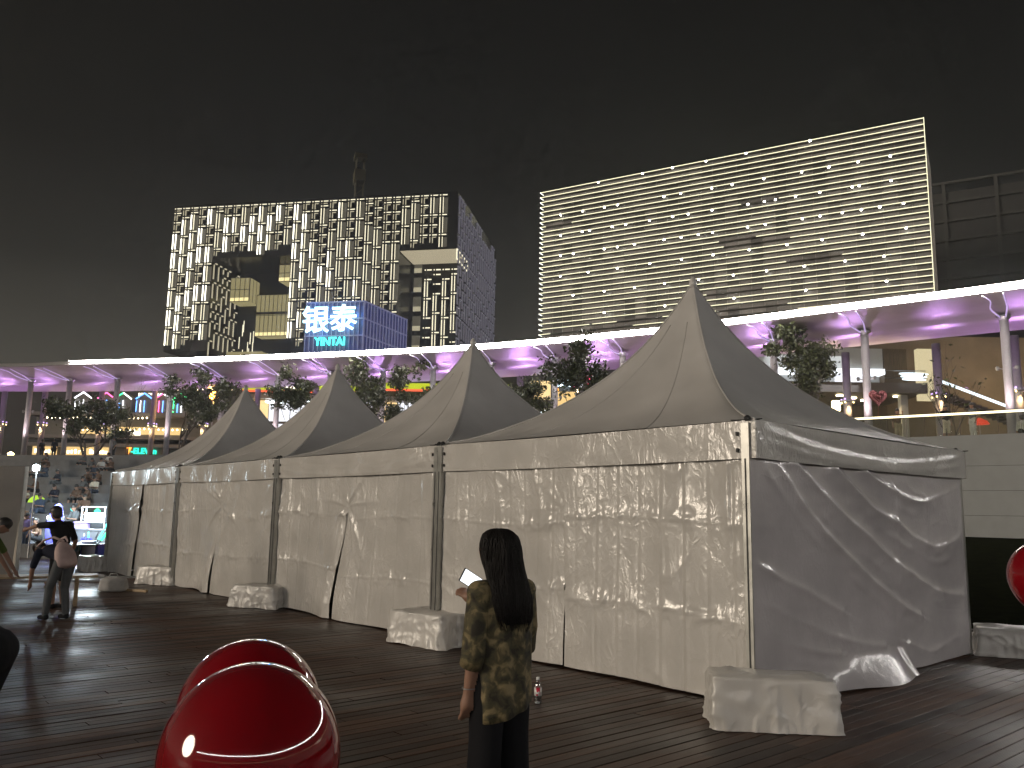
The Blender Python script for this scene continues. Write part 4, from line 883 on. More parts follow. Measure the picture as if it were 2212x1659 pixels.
for i, (x, y, a, L_, m, lab) in enumerate([(-7.75, 17.75, -18, .62, 'pine_board', 'short pale wooden stick lying beside the white bag'), (-10.2, 19.8, 8, 2.2, 'steel', 'long metal tent pole on the deck nearest the bag'), (-10.6, 20.4, -6, 2.4, 'steel', 'metal tent pole lying across the wet deck behind the bag'), (-9.9, 20.9, 14, 1.9, 'tent_pole', 'dull metal pole crossing the others on the deck'), (-10.9, 21.6, -20, 1.8, 'steel', 'farthest metal pole on the deck before the stalls')]):
    o = MB().box((-L_/2, -.025, .002), (L_/2, .025, .05)).build('pole', m); o.location = (x, y, 0); o.rotation_euler = (0, 0, R(a)); tag(o, lab, 'pole', 'loose poles on the deck'); o['kind'] = 'thing'

# ------------------------------------------------------------------ market corner between the tents
emis('flood_lens', (.75, .93, 1), 60, True); emis('stall_lamp', (.85, .95, 1), 14, True); mat('acrylic_frame', (.6, .65, .7), .3, .6); mat('crate_blue', (.05, .05, .45), .45); mat('bucket_lilac', (.5, .48, .62), .4); mat('cloth_sheet', (.10, .10, .55), .6)
emis('glow_green', (.05, .9, .32), 3); emis('glow_cyan', (.1, .8, .75), 2.6); emis('glow_pink', (1, .2, .45), 2.4); emis('glow_orange', (1, .2, .04), 2); emis('glow_lime', (.6, 1, .05), .7)
fl_ = thing('floodlight', 'dazzling bluish white floodlight on a thin pole behind the left tent', 'floodlight', (-15.85, 28.05, 0))
MB().tube([(0, 0, 0), (0, 0, 2.9)], .025, 8).build('pole', 'steel', fl_)
MB().box((-.13, -.06, 2.87), (.13, .06, 3.05)).build('housing', 'black_rubber', fl_); MB().tube([(0, -.062, 2.96), (0, -.08, 2.96)], .11, 16).build('lens', 'flood_lens', fl_)
lamp('SPOT', 'flood_beam', (.15, .25, 2.95), 2600, (.72, .9, 1), fl_, (.25, .9, -.32), spot_size=R(130), spot_blend=.5, shadow_soft_size=.12)
lamp('POINT', 'flood_spill', (0, -.2, 2.95), 120, (.72, .9, 1), fl_, shadow_soft_size=.12)
ct = thing('toy_cart', 'clear framed toy cart with a glaring white lamp inside', 'cart', (-15.3, 31.2, 0), R(10))
for x in (-.4, .4):
    for y in (-.25, .25): MB().tube([(x, y, .1), (x, y, 1.7)], .018, 6).build('upright', 'acrylic_frame', ct)
for z in (.35, .8, 1.15, 1.7): MB().box((-.42, -.27, z-.012), (.42, .27, z+.012)).build('shelf', 'acrylic_frame', ct)
MB().box((-.3, -.24, 1.22), (.3, .1, 1.48)).build('lamp_panel', 'stall_lamp', ct)
for x in (-.3, .3): MB().tube([(x, -.3, .08), (x, -.24, .08)], .07, 10).build('wheel', 'black_rubber', ct)
lamp('POINT', 'cart_light', (0, -.5, 1.5), 420, (.8, .93, 1), ct, shadow_soft_size=.15)
for i, (x, y, z, w, h, m, lab) in enumerate([(-15.05, 30.7, 0, .62, .55, 'crate_blue', 'deep blue storage crate in front of the toy cart'), (-15.6, 30.9, .82, .45, .3, 'cloth_purple', 'small violet box on the cart shelf'), (-14.3, 31.4, 0, .7, .3, 'cloth_white', 'low pale box with an orange toy on top'), (-16.9, 33, 0, .6, .75, 'cloth_teal', 'pale teal box behind the people')]):
    t = thing('crate', lab, 'crate', (x, y, z), .15*i)
    MB().box((-w/2, -w/2.6, 0), (w/2, w/2.6, h)).build('box', m, t); MB().box((-w/2-.02, -w/2.6-.02, h), (w/2+.02, w/2.6+.02, h+.05)).build('lid', m, t)
ob = MB().lathe([(.01, .35), (.2, .36), (.22, .42), (.12, .5), (.02, .52)], (0, 0, 0), 16).build('toy', 'glow_orange', None, True); ob.location = (-14.3, 31.4, .0); tag(ob, 'orange toy lying on the low pale box', 'toy')
bu = thing('bucket', 'lilac bucket of light sticks standing on the wet deck', 'bucket', (-14.55, 29.4, 0))
MB().lathe([(.19, 0), (.24, .5), (.25, .52), (.225, .52), (.18, .03)], n=20).build('tub', 'bucket_lilac', bu, True); MB().lathe([(.245, .5), (.262, .51), (.262, .535), (.24, .54)], n=20).build('rim', 'bucket_lilac', bu, True)
for i, (dx, dy, m, lab) in enumerate([(.62, .2, 'glow_green', 'thick green light stick leaning right out of the bucket'), (.45, .1, 'glow_cyan', 'cyan light stick with a pink tip in the bucket'), (-.10, .1, 'glow_cyan', 'short pale light stick upright in the bucket'), (-.25, 0, 'cloth_white', 'unlit white stick leaning left in the bucket'), (.25, .2, 'black_rubber', 'black handled stick leaning right in the bucket')]):
    t = thing('light_stick', lab, 'light stick', (-14.55, 29.4, 0), 0, 'light sticks in the bucket')
    d = Vector((dx, dy, 1)).normalized(); b = Vector((dx*.12, 0, .1)); MB().tube([b, b+d*.55], .022, 8).build('handle', 'black_rubber', t, True)
    L_ = (1.25, 1.15, .75, .7, .8)[i]; MB().tube([b+d*.55, b+d*L_], (.045, .032, .03, .025, .025)[i], 8).build('tube', m, t, True)
    if i == 1: MB().tube([b+d*L_, b+d*(L_+.22)], .03, 8).build('tip', 'glow_pink', t, True)
sh_ = MB().grid(loft(resample([(0, 0, .25, .12, .05, 2), (0, 0, .6, .26, .10, 2), (.05, 0, 1.1, .30, .12, 2), (.1, 0, 1.6, .16, .08, 2), (.12, 0, 1.75, .02, .02, 2)]), 24, 3, .1), closed=True, flip=True).build('inflatable', 'cloth_sheet', None, True)
sh_.location = (-15.9, 29.5, .05); tag(sh_, 'tall blue inflatable toy beside the child', 'inflatable'); sh_['kind'] = 'thing'
ln_ = thing('lantern', 'orange lantern hanging on a pink stick beside the blue inflatable', 'lantern', (-15.55, 29.2, 0))
MB().lathe([(.03, .42), (.10, .46), (.10, .72), (.03, .76)], n=14).build('shade', 'glow_orange', ln_, True); MB().tube([(0, 0, .76), (.05, 0, 1.25)], .03, 8).build('stick', 'glow_pink', ln_, True)
person('child in grey standing beside the bucket of light sticks', (-16.85, 33.0, 0), R(200), jwith(wrR=(.12, .3, 1.05), elR=(.2, .12, 1.08)), CL('grey', 'denim'), .74, None, voxel=.022, shorts=True, head=1.25)
person('person in a pale purple top stooping by the blue inflatable', (-16.3, 28.6, 0), R(150), jwith(look=(0, 1, -.4)), CL('purple', 'denim'), .86, None, voxel=.022)
person('person in a light blue T-shirt holding a lime green inflatable ring', (-21.3, 39.4, .62), R(165), jwith(elL=(-.2, .12, 1.12), wrL=(-.28, .3, 1.05)), CL('blue', 'black'), .95, None, voxel=.022)
rg_ = MB()
for a in range(24):
    pass
rg_.grid(np.array([[((.32+.11*cos(b))*cos(a), .11*sin(b), (.32+.11*cos(b))*sin(a)) for b in np.linspace(0, 2*pi, 13)] for a in np.linspace(0, 2*pi, 32, endpoint=False)]), closed=True)
r_ = rg_.build('swim_ring', 'glow_lime', None, True); r_.location = (-21.95, 39.1, 1.75); tag(r_, 'lime green inflatable ring held by the person in light blue', 'ring'); r_['kind'] = 'thing'
person('person in a dark shirt with a yellow cap at the left of the steps', (-22.7, 39.6, .62), R(185), jstand(), CL('black', 'black', hair='cloth_cream'), .97, None, voxel=.022)
for i, (x, y, z, m, lab) in enumerate([(-18.2, 33.5, 1.25, 'stall_lamp', 'white lamp globe on a stall behind the child'), (-18.6, 36.0, 1.6, 'glow_cyan', 'cyan glowing ball on a stall at the foot of the steps'), (-17.2, 35.2, 1.5, 'glow_green', 'green glowing ball on a stall beside the cart'), (-16.4, 34.5, 1.1, 'stall_lamp', 'small white lamp globe low behind the toy cart')]):
    t = thing('stall_light', lab, 'lamp', (x, y, 0)); MB().tube([(0, 0, 0), (0, 0, z-.1)], .02, 6).build('stand', 'steel', t); MB().lathe([(.02, -.13), (.12, -.05), (.12, .05), (.02, .13)], (0, 0, z), 12).build('globe', m, t, True)
# audience on the steps
shirts = ['grey', 'black', 'white', 'navy', 'denim', 'brown', 'teal', 'purple']; protos = []
for i, (s_c, p_c) in enumerate([('grey', 'black'), ('cream', 'denim'), ('white', 'black'), ('navy', 'grey'), ('brown', 'black'), ('denim', 'denim')]):
    protos.append(body_mesh({**jsit(), 'look': (.3*(-1)**i, 1, -.2)}, CL(s_c, p_c), .028, shorts=i % 2 == 0, hair='long' if i % 3 == 0 else 'short', fingers=False))
cnt = {}
def stepz(kx): return TZ-.465*(kx+1)
ra = random.Random(11)
cname = ['grey', 'cream', 'white', 'navy', 'brown', 'slate blue']; place = ['far left', 'left', 'middle', 'right']
seats = [(9, -18.4), (9, -17.8), (9, -16.8), (8, -19.2), (8, -17.7), (8, -16.8), (7, -21.6), (7, -20.1), (7, -17.9), (6, -21.0), (6, -19.8), (6, -19.2), (5, -23.7), (5, -20.9), (5, -20.3), (4, -24.0), (4, -22.2), (4, -21.5), (3, -27.1), (3, -26.4), (3, -23.2), (2, -28.0), (2, -24.8), (2, -24.2), (2, -23.5), (1, -29.5), (1, -26.8), (1, -25.0)]
rowcount = {}
for kx, x in seats:
    p_, a_ = curve_at(x, -4-2.35*kx-.75, stepz(kx)); j = ra.randrange(6); r_n = rowcount[kx] = rowcount.get(kx, 0)+1
    o = link('person', protos[j]); o.location = p_; o.rotation_euler = (0, 0, a_+pi+ra.uniform(-.5, .5)); o['kind'] = 'thing'
    tag(o, 'spectator in %s seated %s from the left on the %s step down' % (cname[j], ORD[r_n-1], ORD[kx]), 'person', 'spectators seated on the steps')
# people on the terrace
def terr(x, d, rz, lab, J, cl, sc=1., **kw):
    p_, a_ = curve_at(x, d, TZ); person(lab, p_, a_+rz, J, cl, sc, 'people on the terrace', voxel=.024, fingers=False, **kw)
terr(19.3, -1.6, pi+.6, 'man in a dark top and cream shorts at the lit handrail', jwith(elR=(.24, .05, 1.12), wrR=(.08, .2, 1.2)), CL('black', 'cream'), 1., shorts=True)
terr(20.0, -1.9, pi-.7, 'person in a grey top and white trousers at the lit handrail', jstand(), CL('grey', 'white'), 1.)
terr(17.7, -1.6, pi+.3, 'person in brown carrying the heart balloon on the terrace', jwith(elL=(-.22, .1, 1.25), wrL=(-.2, .2, 1.5)), CL('brown', 'khaki'), .97, hair='long')
terr(21.1, -2.6, .4, 'person crouching in a white top behind the glass', {**jsit(), 'pel': (0, 0, .3), 'wai': (0, .03, .45), 'che': (0, .08, .62), 'nek': (0, .12, .77), 'hed': (0, .16, .88), 'shR': (.165, .09, .70), 'shL': (-.165, .09, .70), 'knR': (.13, .38, .42), 'knL': (-.13, .38, .42), 'anR': (.12, .2, .08), 'anL': (-.12, .2, .08), 'hiR': (.09, .02, .3), 'hiL': (-.09, .02, .3)}, CL('white', 'black'), 1.0)
terr(22.6, -2.6, .2, 'person in black seated with back to the glass near the right edge', {**jsit(), 'pel': (0, 0, .45), 'wai': (0, .03, .6), 'che': (0, .05, .8), 'nek': (0, .06, .96), 'hed': (0, .07, 1.08), 'shR': (.165, .05, .88), 'shL': (-.165, .05, .88), 'hiR': (.09, 0, .45), 'hiL': (-.09, 0, .45), 'knR': (.12, .42, .46), 'knL': (-.12, .42, .46), 'anR': (.12, .44, .09), 'anL': (-.12, .44, .09)}, CL('black', 'black'), 1.0)
terr(23.2, -2.6, -.2, 'smaller seated person in beige next to the one in black', {**jsit(), 'pel': (0, 0, .45), 'wai': (0, .03, .6), 'che': (0, .05, .78), 'nek': (0, .06, .92), 'hed': (0, .07, 1.03), 'shR': (.15, .05, .85), 'shL': (-.15, .05, .85), 'hiR': (.09, 0, .45), 'hiL': (-.09, 0, .45), 'knR': (.12, .4, .46), 'knL': (-.12, .4, .46), 'anR': (.12, .42, .09), 'anL': (-.12, .42, .09)}, CL('khaki', 'denim'), .95)
for i, (x, d, c_) in enumerate([(-36.5, 2.5, 'black'), (-35.2, 2.2, 'navy'), (-29.5, 1.5, 'grey')]):
    terr(x, d, pi*i*.4, ['person in black standing at the top of the steps, leftmost of three', 'person in navy standing at the top of the steps, middle of three', 'person in grey standing at the top of the steps, rightmost of three'][i], jstand(), CL(c_, 'black'), 1.)
mat('heart_foil', (.32, .10, .11), .25, .6)
hb = thing('heart_balloon', 'dusky pink heart shaped foil balloon above the terrace rail', 'balloon', (18.2, 41.0, TZ))
for j, (sc_, yy) in enumerate(((1, 0), (.62, -.10), (.3, -.15))):
    m = MB(); ring = []; N_ = 40; 
    for k_ in range(N_):
        a = 2*pi*k_/N_; ring.append((.029*16*sin(a)**3*sc_, .029*(13*cos(a)-5*cos(2*a)-2*cos(3*a)-cos(4*a))*sc_))
    prof = [(1, .0), (.97, .05), (.86, .085), (.80, .07)] if j < 2 else [(1, 0), (.8, .05), (.4, .09), (.05, .1)]
    V = np.array([[(p_[0]*q_[0], yy-q_[1], 2.62+p_[1]*q_[0]) for q_ in prof] for p_ in ring]); m.grid(V, closed=True, flip=False)
    if j == 0: m.grid(np.array([[(p_[0]*q_, .0+.09*(1-q_), 2.62+p_[1]*q_) for q_ in (1, .8, .4, .02)] for p_ in ring]), closed=True, flip=True); m.grid(np.array([[(p_[0]*q_, -.07, 2.62+p_[1]*q_) for q_ in (.8, .4, .02)] for p_ in ring]), closed=True)
    m.build(('foil', 'inner_heart', 'centre_heart')[j], 'heart_foil', hb, True)
MB().tube([(0, 0, 2.1), (-.05, .0, 1.5)], .006, 4).build('ribbon', 'ribbon', hb)

# ------------------------------------------------------------------ trees on the terrace
mat('bark', (.07, .055, .045), .85, var=.3, vscale=8)
def leafmat(n, col):
    m, t, b = _new(n); g = t.nodes.new('ShaderNodeNewGeometry'); rp = t.nodes.new('ShaderNodeValToRGB'); t.links.new(g.outputs['Random Per Island'], rp.inputs[0])
    rp.color_ramp.elements[0].color = (col[0]*.5, col[1]*.5, col[2]*.5, 1); rp.color_ramp.elements[1].color = (col[0]*1.5, col[1]*1.4, col[2]*1.2, 1)
    t.links.new(rp.outputs[0], b.inputs['Base Color']); b.inputs['Roughness'].default_value = .45
leafmat('leaf', (.045, .055, .022))
def tree(label, loc, h, rx, rz_, stems, nleaf, seed, base=.25, bare=False, thick=1., group='trees on the terrace'):
    q = random.Random(seed); t = thing('tree', label, 'tree', loc, 0, group); tips = []; wood = MB()
    def branch(p, d, L_, r, depth):
        pts = [p]; 
        for i in range(4):
            d = (d+Vector((q.gauss(0, .13), q.gauss(0, .13), q.gauss(.05, .08)))).normalized(); pts.append(pts[-1]+d*L_/4)
        wood.tube(pts, [r, r*.88, r*.78, r*.68, r*.55], 5 if depth else 7)
        if depth >= 3: tips.append(pts[-1]); tips.append(pts[-2]); return
        if depth >= 2: tips.append(pts[-1])
        for k_ in range(q.choice((2, 3))):
            a = q.uniform(0, 2*pi); s_ = q.uniform(.35, .75); nd = (d+Vector((cos(a)*s_, sin(a)*s_, q.uniform(-.1, .35)))).normalized()
            branch(pts[q.choice((2, 3, 4))], nd, L_*q.uniform(.6, .85), r*.55, depth+1)
    for s in range(stems):
        a = 2*pi*s/stems+q.random(); d = Vector((cos(a)*.32*rx/rz_ if stems > 1 else 0, sin(a)*.32*rx/rz_ if stems > 1 else 0, 1)).normalized()
        branch(Vector((cos(a)*.1*(stems > 1), sin(a)*.1*(stems > 1), 0)), d, h*.36, thick*(.075 if stems == 1 else .05), 0)
    # keep the branch ends inside the crown volume
    sx = max(max(abs(p.x) for p in tips), .1); szm = max(p.z for p in tips); kx, kz = rx/sx, h*.97/szm
    wood.v = [(v[0]*kx, v[1]*kx, v[2]*kz) for v in wood.v]; wood.build('trunk', 'bark', t, True); tips = [Vector((p.x*kx, p.y*kx, p.z*kz)) for p in tips]
    if bare and not nleaf: return t
    lf = MB(); per = max(1, nleaf//len(tips))
    for p in tips:
        if p.z < h*base: continue
        cl = q.uniform(.5, 1.6)
        for k_ in range(int(per*cl)):
            c_ = p+Vector((q.gauss(0, .26), q.gauss(0, .26), q.gauss(0, .16))); s_ = q.uniform(.09, .19)
            n = Vector((q.gauss(0, 1), q.gauss(0, 1), q.gauss(.6, .8))).normalized(); a = n.orthogonal().normalized(); a = Matrix.Rotation(q.uniform(0, 6.28), 3, n) @ a; b = n.cross(a)
            lf.add([c_-a*s_, c_+b*s_*.42-a*.15*s_, c_+a*s_, c_-b*s_*.42-a*.15*s_], [(0, 1, 2, 3)])
    lf.build('crown', 'leaf', t, kind='stuff'); return t
tree('bushy tree seen between the two nearest tent peaks', (3.7, 46.5, TZ), 6.9, 1.9, 6, 2, 3510, 3, .3)
tree('rounded leafy tree right of the nearest tent peak', (16.2, 44.3, TZ), 6.9, 2.3, 6, 3, 5670, 14, .28)
tree('thin bare twiggy tree at the right by the lit stair', (22.5, 42.6, TZ), 5.9, 1.7, 6, 4, 90, 25, .2, True, 1.5)
tree('dark spreading tree at the far left in front of the food shops', (-30.6, 60.5, TZ), 4.4, 3.4, 4, 3, 4860, 36, .35)
tree('dense tree with an orange glow behind it, left of the farthest tent', (-23.6, 59.5, TZ), 6.6, 3.2, 6, 3, 5940, 47, .2)
tree('tree behind the left side of the third tent peak', (-15.0, 57.5, TZ), 6.6, 1.7, 6, 2, 2700, 58, .2)
tree('tree behind the right side of the third tent peak', (-10.9, 56.6, TZ), 7.0, 2.2, 6, 2, 4050, 69, .2)
tree('slender tree left of the second tent peak', (-6.9, 55.3, TZ), 6.9, 1.5, 6, 2, 2295, 80, .2)
tree('low tree right of the second tent peak under the lime sign', (.4, 52.0, TZ), 5.0, 1.9, 5, 2, 2565, 91, .2)
tree('bare saplings by the neon houses at the left', (-28.5, 62.0, TZ), 7.2, 1.6, 6, 3, 0, 102, .2, True)

# ------------------------------------------------------------------ shops behind the terrace
mat('shop_wall', (.20, .19, .17), .7, var=.15, vscale=.5); mat('shop_wall_warm', (.16, .13, .10), .8, var=.2, vscale=.5); mat('shop_dark', (.05, .05, .05), .6); mat('slab_edge', (.24, .22, .21), .6)
emis('warm_window', (1, .70, .32), 1.0, True); emis('warm_sign', (1, .66, .26), .85); emis('sign_lit', (1, .88, .6), 3.2); emis('bulb', (1, .82, .5), 9); emis('white_window', (.9, .92, 1), 1.1, True); emis('cool_bright', (.85, .95, 1), 5, True)
for n_, c_ in dict(neon_white=(.95, .95, 1), neon_pink=(1, .12, .35), neon_green=(.05, 1, .3), neon_blue=(.12, .35, 1)).items(): emis(n_, c_, 3.2)
emis('lime_fascia', (.62, .72, .02), .75); emis('red_line', (1, .12, .05), 1.2); emis('orange_letter', (1, .35, .05), 2.5); emis('seven_green', (.02, .8, .5), 1.8)
FS = thing('food_hall', 'long three storey food hall with neon house fronts and warm lit shops', 'building', (0, 90, TZ))
MB().box((-60, 1.2, 0), (-28, 14, 12)).build('wall', 'shop_dark', FS)
for z in (2.9, 3.75, 6.2): MB().box((-52, -.9, z), (-30, 1.18, z+.35)).build('floor_slab', 'slab_edge', FS)
MB().box((-52, .9, 4.1), (-30, 1.15, 6.2)).build('back_wall', 'shop_wall', FS)
for i, x in enumerate(np.arange(-51.4, -43.6, 1.05)):
    w = MB().box((x, .8, .2), (x+.85, 1.15, 1.9)).build('window', 'warm_window', FS); MB().box((x+.4, .72, .2), (x+.45, .79, 1.9)).build('mullion', 'shop_dark', w)
for i, (a, b) in enumerate([(-51.4, -48.9), (-48.3, -45.6), (-45.5, -43.2)]):
    s = MB().box((a, -.3, 1.95), (b, .0, 2.85)).build('sign_board', 'warm_sign', FS); m = MB(); qq = random.Random(i)
    for k_ in range(6): xx = a+.25+k_*(b-a-.3)/6; m.box((xx, -.36, 2.15), (xx+qq.uniform(.1, .28), -.31, 2.15+qq.uniform(.25, .5))); m.box((xx, -.36, 2.4), (xx+.25, -.31, 2.46))
    m.build('lettering', 'sign_lit', s)
MB().box((-42.8, -.3, 1.9), (-37.4, .1, 3.3)).build('sign_board', 'shop_wall', FS)
text('sign_lettering', '7', .95, 'orange_letter', FS, (-41.0, -.4, 2.22), (pi/2, 0, 0), .04, .03); text('sign_lettering', '-ELEVEn', .85, 'seven_green', FS, (-39.4, -.4, 2.24), (pi/2, 0, 0), .04, .03, .95)
MB().box((-42.6, .7, .1), (-37.6, 1.1, 1.7)).build('window', 'white_window', FS); MB().box((-42.6, .5, 1.45), (-41.0, .65, 1.85)).build('red_banner', 'red_line', FS)
for i, x in enumerate((-47.2, -44.7, -42.9, -40.6, -38.6, -36.6)):
    c_ = ('neon_white', 'neon_pink', 'neon_green', 'neon_blue', 'neon_pink', 'neon_green')[i]; w_ = 1.85
    hs = MB().box((x+.05, -.6, 6.56), (x+w_-.05, .6, 8.2)).build('neon_house', 'shop_wall', FS)
    a, b, c2 = (x, -.72, 8.1), (x+w_/2, -.72, 8.75), (x+w_, -.72, 8.1)
    rf = MB(); rf.add([(x-.05, -.7, 8.2), (x+w_/2, -.7, 8.85), (x+w_+.05, -.7, 8.2), (x-.05, .6, 8.2), (x+w_/2, .6, 8.85), (x+w_+.05, .6, 8.2)], [(0, 1, 4, 3), (1, 2, 5, 4), (0, 2, 1), (3, 4, 5), (0, 3, 5, 2)]); rf.build('roof', 'shop_wall', hs)
    MB().tube([a, b], .07, 6).build('neon_tube', c_, hs); MB().tube([b, c2], .07, 6).build('neon_tube', 'neon_white' if i % 2 == 0 else c_, hs)
    for k_ in range(3):
        xx = x+.15+k_*.42; MB().tube([(xx, -.75, 6.7), (xx, -.75, 7.95)], .05, 6).build('neon_tube', ('neon_blue', 'neon_white', c_)[(k_+i) % 3] if k_ else c_, hs)
MB().box((-41.0, .75, 8.55), (-38.3, 1.1, 8.95)).build('sign_board', 'sign_lit', FS)
MB().box((-42.6, .5, 4.3), (-40.4, .7, 4.75)).build('lit_window', 'sign_lit', FS); MB().box((-47, .8, 4.4), (-36, .95, 5.2)).build('window', 'warm_sign', FS)
def bulbs(label, pts, n, sag=.3, r=.09):
    t = thing('string_lights', label, 'string lights'); A_ = Vector(pts[0]); B_ = Vector(pts[1]); P_ = [A_.lerp(B_, i/n)-Vector((0, 0, sag*sin(pi*((i/n*3) % 1)))) for i in range(n+1)]
    MB().tube(P_, .02, 4).build('cable', 'black_rubber', t); me = MB().lathe([(.02, -r), (r, 0), (.02, r)], n=8).mesh('bulb', 'bulb', True)
    for p_ in P_[1:-1]: o = link('bulb', me, t); o.location = p_-Vector((0, 0, .1))
bulbs('warm bulb string above the neon houses', ((-41, 88.5, 14.3), (-28.5, 88.5, 14.5)), 24, .1)
bulbs('warm bulb string under the neon house floor', ((-50, 88.6, 11.1), (-38, 88.6, 11.3)), 26, .12)
bulbs('lower warm bulb string over the shop signs', ((-48, 88.4, 9.9), (-34, 88.4, 10.1)), 28, .15)
emis('flame_orange', (1, .42, .06), 22, True)
fl2 = thing('orange_lamp', 'blazing orange lamp cluster left of the farthest tent peak', 'lamp', (-27.4, 76, TZ))
MB().tube([(0, 0, 0), (0, 0, 6.4)], .06, 8).build('pole', 'steel', fl2); MB().lathe([(.05, 6.4), (.42, 6.65), (.36, 7.0), (.08, 7.25)], n=14).build('globe', 'flame_orange', fl2, True)
lamp('POINT', 'orange_light', (0, -.9, 6.7), 900, (1, .5, .1), fl2, shadow_soft_size=.4)
GS = thing('lime_shop', 'glass shopfront under a long lime yellow fascia sign', 'building', (0, 84, TZ))
MB().box((-28, 1.2, 0), (1.5, 14, 12.5)).build('wall', 'shop_dark', GS)
MB().box((-27.4, -.2, 8.55), (-13.5, .3, 9.1)).build('fascia', 'lime_fascia', GS); MB().box((-13.4, -.2, 8.9), (-.3, .3, 9.5)).build('fascia', 'lime_fascia', GS)
MB().box((-27.4, -.26, 8.38), (-13.5, .2, 8.53)).build('fascia_edge', 'red_line', GS); MB().box((-13.4, -.26, 8.72), (-.3, .2, 8.88)).build('fascia_edge', 'red_line', GS)
MB().box((-23.6, -.3, 8.65), (-21.9, -.22, 9.0)).build('sign_lettering', 'sign_lit', GS)
for i, x in enumerate(np.arange(-27, -.5, 2.2)):
    w = MB().box((x, .7, .3+3.2*(i % 2 == 0)), (x+2.0, 1.15, 7.6)).build('window', 'white_window' if i % 3 else 'warm_window', GS)
    for z in (2.6, 5.2): MB().box((x, .6, z), (x+2.0, .69, z+.25)).build('transom', 'shop_dark', w)
    MB().box((x+.95, .58, .3), (x+1.05, .68, 7.6)).build('mullion', 'shop_dark', w)
    if i % 2: MB().box((x+.2, .5, 3.2), (x+1.6, .57, 4.6)).build('poster', ('neon_blue', 'cloth_black', 'warm_sign')[i % 3], w)
for z in (4.1, 7.7): MB().box((-27.6, -.3, z), (1.2, 1.18, z+.4)).build('floor_slab', 'slab_edge', GS)
MB().box((-25, -.1, 7.3), (-18, .5, 7.5)).build('light_strip', 'cool_bright', GS)
DS = thing('sign_kiosk', 'dark kiosk with glowing white letters and a red neon squiggle', 'building', (0, 70, TZ))
MB().box((1.2, .4, 0), (12, 6, 9.2)).build('wall', 'shop_dark', DS)
emis('letter_cold', (.65, .88, 1), 7); emis('neon_red', (1, .03, .12), 5)
text('sign_lettering', 'DE', 1.15, 'letter_cold', DS, (4.4, .1, 7.35), (pi/2, 0, 0), .05, .03)
MB().tube([(6.45, .1, 7.5), (6.75, .1, 7.75), (7.0, .1, 8.1), (6.85, .1, 8.35), (6.6, .1, 8.25), (6.65, .1, 8.0), (6.85, .1, 7.95)], .07, 6).build('neon_tube', 'neon_red', DS, True)
MB().box((1.6, .2, 6.2), (3.3, .38, 7.8)).build('window', 'warm_window', DS); MB().box((1.9, .1, 4.9), (4.2, .38, 5.3)).build('light_panel', 'cool_bright', DS); MB().box((3.8, .2, 5.6), (5.4, .38, 6.9)).build('window', 'warm_sign', DS)
for i, (x, z, m) in enumerate([(5.2, 7.3, 'neon_pink'), (5.6, 7.0, 'bulb'), (5.9, 7.45, 'neon_white'), (3.9, 7.05, 'orange_letter'), (7.6, 7.9, 'neon_pink')]): MB().lathe([(.02, -.14), (.14, 0), (.02, .14)], (x, .15, z), 8).build('lamp', m, DS, True)
RS = thing('gallery_building', 'pale two storey building with a balcony, glowing rings and a lit stair at the right', 'building', (0, 60, TZ))
mat('pale_wall', (.42, .43, .42), .6, var=.06, vscale=.4); mat('balcony_band', (.13, .11, .10), .6); mat('timber_wall', (.10, .075, .05), .6, var=.3, vscale=1, stretch=(14, 14, 1)); emis('cream_panel', (1, .85, .5), .55); emis('ring_light', (.8, .93, 1), 1.6, True); emis('cove_light', (.9, .95, 1), 1.5, True); emis('ceiling_spot', (1, .85, .5), 8)
MB().box((15, 1.5, 7.75), (27.8, 8, 9.3)).build('wall', 'pale_wall', RS); MB().box((27.85, 1.5, 6.4), (29.6, 8, 9.3)).build('side_wall', 'timber_wall', RS)
MB().box((15, 1.2, 7.3), (27.8, 8, 7.7)).build('cove_light', 'cove_light', RS); MB().box((15, 2.2, 6.4), (27.8, 8, 7.3)).build('upper_wall', 'pale_wall', RS)
MB().box((14, -.6, 5.65), (30, 8, 6.38)).build('balcony_band', 'balcony_band', RS)
for x in (25.1, 26.6): MB().box((x, 1.9, 6.4), (x+.25, 2.15, 7.5)).build('door_frame', 'shop_dark', RS)
MB().box((24.4, 2.0, 6.4), (25.05, 2.18, 7.3)).build('window', 'white_window', RS); MB().box((25.4, 2.0, 6.4), (26.55, 2.18, 7.3)).build('window', 'white_window', RS)
MB().box((29.6, -.2, 5.2), (30.9, .3, 9)).build('lit_panel', 'cream_panel', RS); MB().box((28.3, .0, 0), (28.8, .5, 5.6)).build('pillar', 'pale_wall', RS)
MB().box((14, 6, 0), (30, 6.2, 5.6)).build('rear_wall', 'timber_wall', RS); MB().box((30, 9, 0), (56, 9.3, 12)).build('rear_wall', 'shop_wall_warm', RS)
lamp('AREA', 'court_fill', (40, 2, 6.5), 420, (1, .74, .42), RS, (0, 1, -.1), size=8)  # area lamp added to warm the rear wall, no fixture of its own
for i in range(10): MB().box((15.5+i*1.4, .5+(i % 3)*1.2, 5.52), (16.0+i*1.4, .8+(i % 3)*1.2, 5.62)).build('ceiling_spot', 'ceiling_spot', RS)
for i in range(6): MB().box((17+i*1.9, 1.2, 1.0+(i % 2)*.5), (17.9+i*1.9, 1.5, 1.12+(i % 2)*.5)).build('counter_light', 'bulb', RS)
for z in (7.3, 6.75): MB().tube([(27.0, -.45, z), (30, -.45, z)], .03, 5).build('rail', 'steel', RS)
for i in range(3):
    a_ = [(28.9+(1.0-.1*i)*cos(a), -.9+.4*sin(a), 7.0-.2*i+.12*sin(a)) for a in np.linspace(pi*.1, pi*1.9, 24)]; MB().tube(a_, .05, 6).build('ring_light', 'ring_light', RS, True)
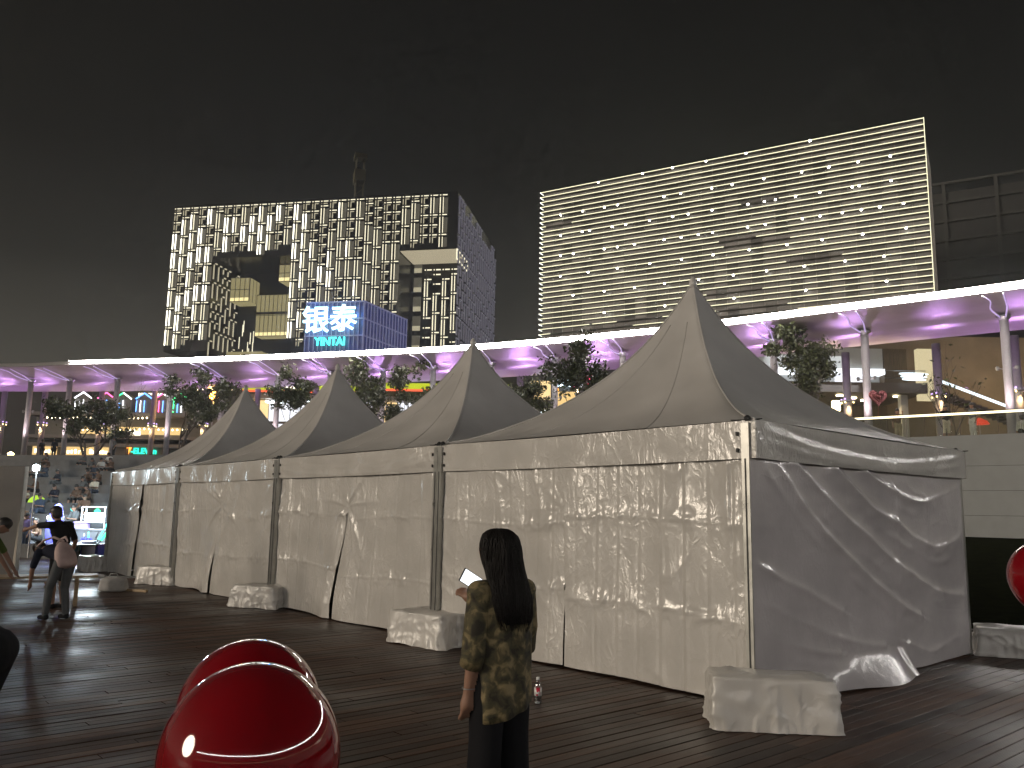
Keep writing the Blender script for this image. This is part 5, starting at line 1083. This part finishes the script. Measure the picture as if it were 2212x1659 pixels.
st = [(30.6+5.6*i/14, -1.0, 6.55-2.1*i/14) for i in range(15)]
MB().tube(st, .10, 6).build('stair_light', 'ring_light', RS, True); m = MB()
for i in range(15): m.box((st[i][0]-.25, -.9, st[i][2]-.85), (st[i][0]+.25, .6, st[i][2]-.65))
m.build('stair', 'balcony_band', RS)
lamp('AREA', 'ceiling_glow', (24, -1.2, 5.4), 420, (1, .7, .36), RS, (0, -.5, -1), size=9)
lamp('AREA', 'cove_glow', (22, .6, 7.6), 120, (.9, .95, 1), RS, (0, .6, -.5), size=6)
wl = thing('bracket_lantern', 'square warm yellow lantern glaring right of the nearest tent roof', 'lamp', (21.0, 53.5, TZ))
emis('lantern_yellow', (1, .80, .34), 16, True)
MB().tube([(0, 0, 0), (0, 0, 3.5)], .05, 8).build('pole', 'steel', wl); MB().box((-.2, -.2, 3.5), (.2, .2, 4.15)).build('lantern_glass', 'lantern_yellow', wl); MB().box((-.25, -.25, 4.16), (.25, .25, 4.22)).build('cap', 'black_rubber', wl)
lamp('SPOT', 'lantern_light', (-.3, -.5, 3.6), 900, (1, .72, .28), wl, (0, -.4, -1), spot_size=R(150), spot_blend=.4, shadow_soft_size=.25)
gl_ = thing('globe_lamp', 'small warm globe lamp at the far left above the tent wall', 'lamp', (-35.9, 60, 3.2)); MB().tube([(0, 0, -1), (0, 0, 1.85)], .04, 6).build('pole', 'steel', gl_); MB().lathe([(.02, -.22), (.2, -.1), (.2, .1), (.02, .22)], (0, 0, 2.05), 12).build('globe', 'lantern_yellow', gl_, True)
umb = thing('parasol', 'small red lit parasol beyond the terrace at the right', 'parasol', (30.8, 54.5, TZ+.7)); emis('parasol_red', (1, .08, .03), .8)
MB().tube([(0, 0, 0), (0, 0, 2.6)], .03, 6).build('pole', 'steel', umb); MB().lathe([(.6, 2.2), (.45, 2.42), (.02, 2.65)], n=12).build('shade', 'parasol_red', umb, True)

# ------------------------------------------------------------------ misty night air
hz = MB().box((-330, -120, -1.4), (330, 330, 95)).build('haze', [], None, kind='stuff')
hm = bpy.data.materials.new('haze'); hm.use_nodes = True; hn = hm.node_tree; hn.nodes.clear()
ho = hn.nodes.new('ShaderNodeOutputMaterial'); hv = hn.nodes.new('ShaderNodeVolumePrincipled'); hv.inputs['Density'].default_value = .0006; hv.inputs['Anisotropy'].default_value = .55; hv.inputs['Color'].default_value = (.9, .92, .92, 1)
hn.links.new(hv.outputs[0], ho.inputs['Volume']); hz.data.materials.append(hm); hz['label'] = 'thin lit mist in the night air'
scn.cycles.volume_bounces = 0; scn.cycles.volume_step_rate = 4
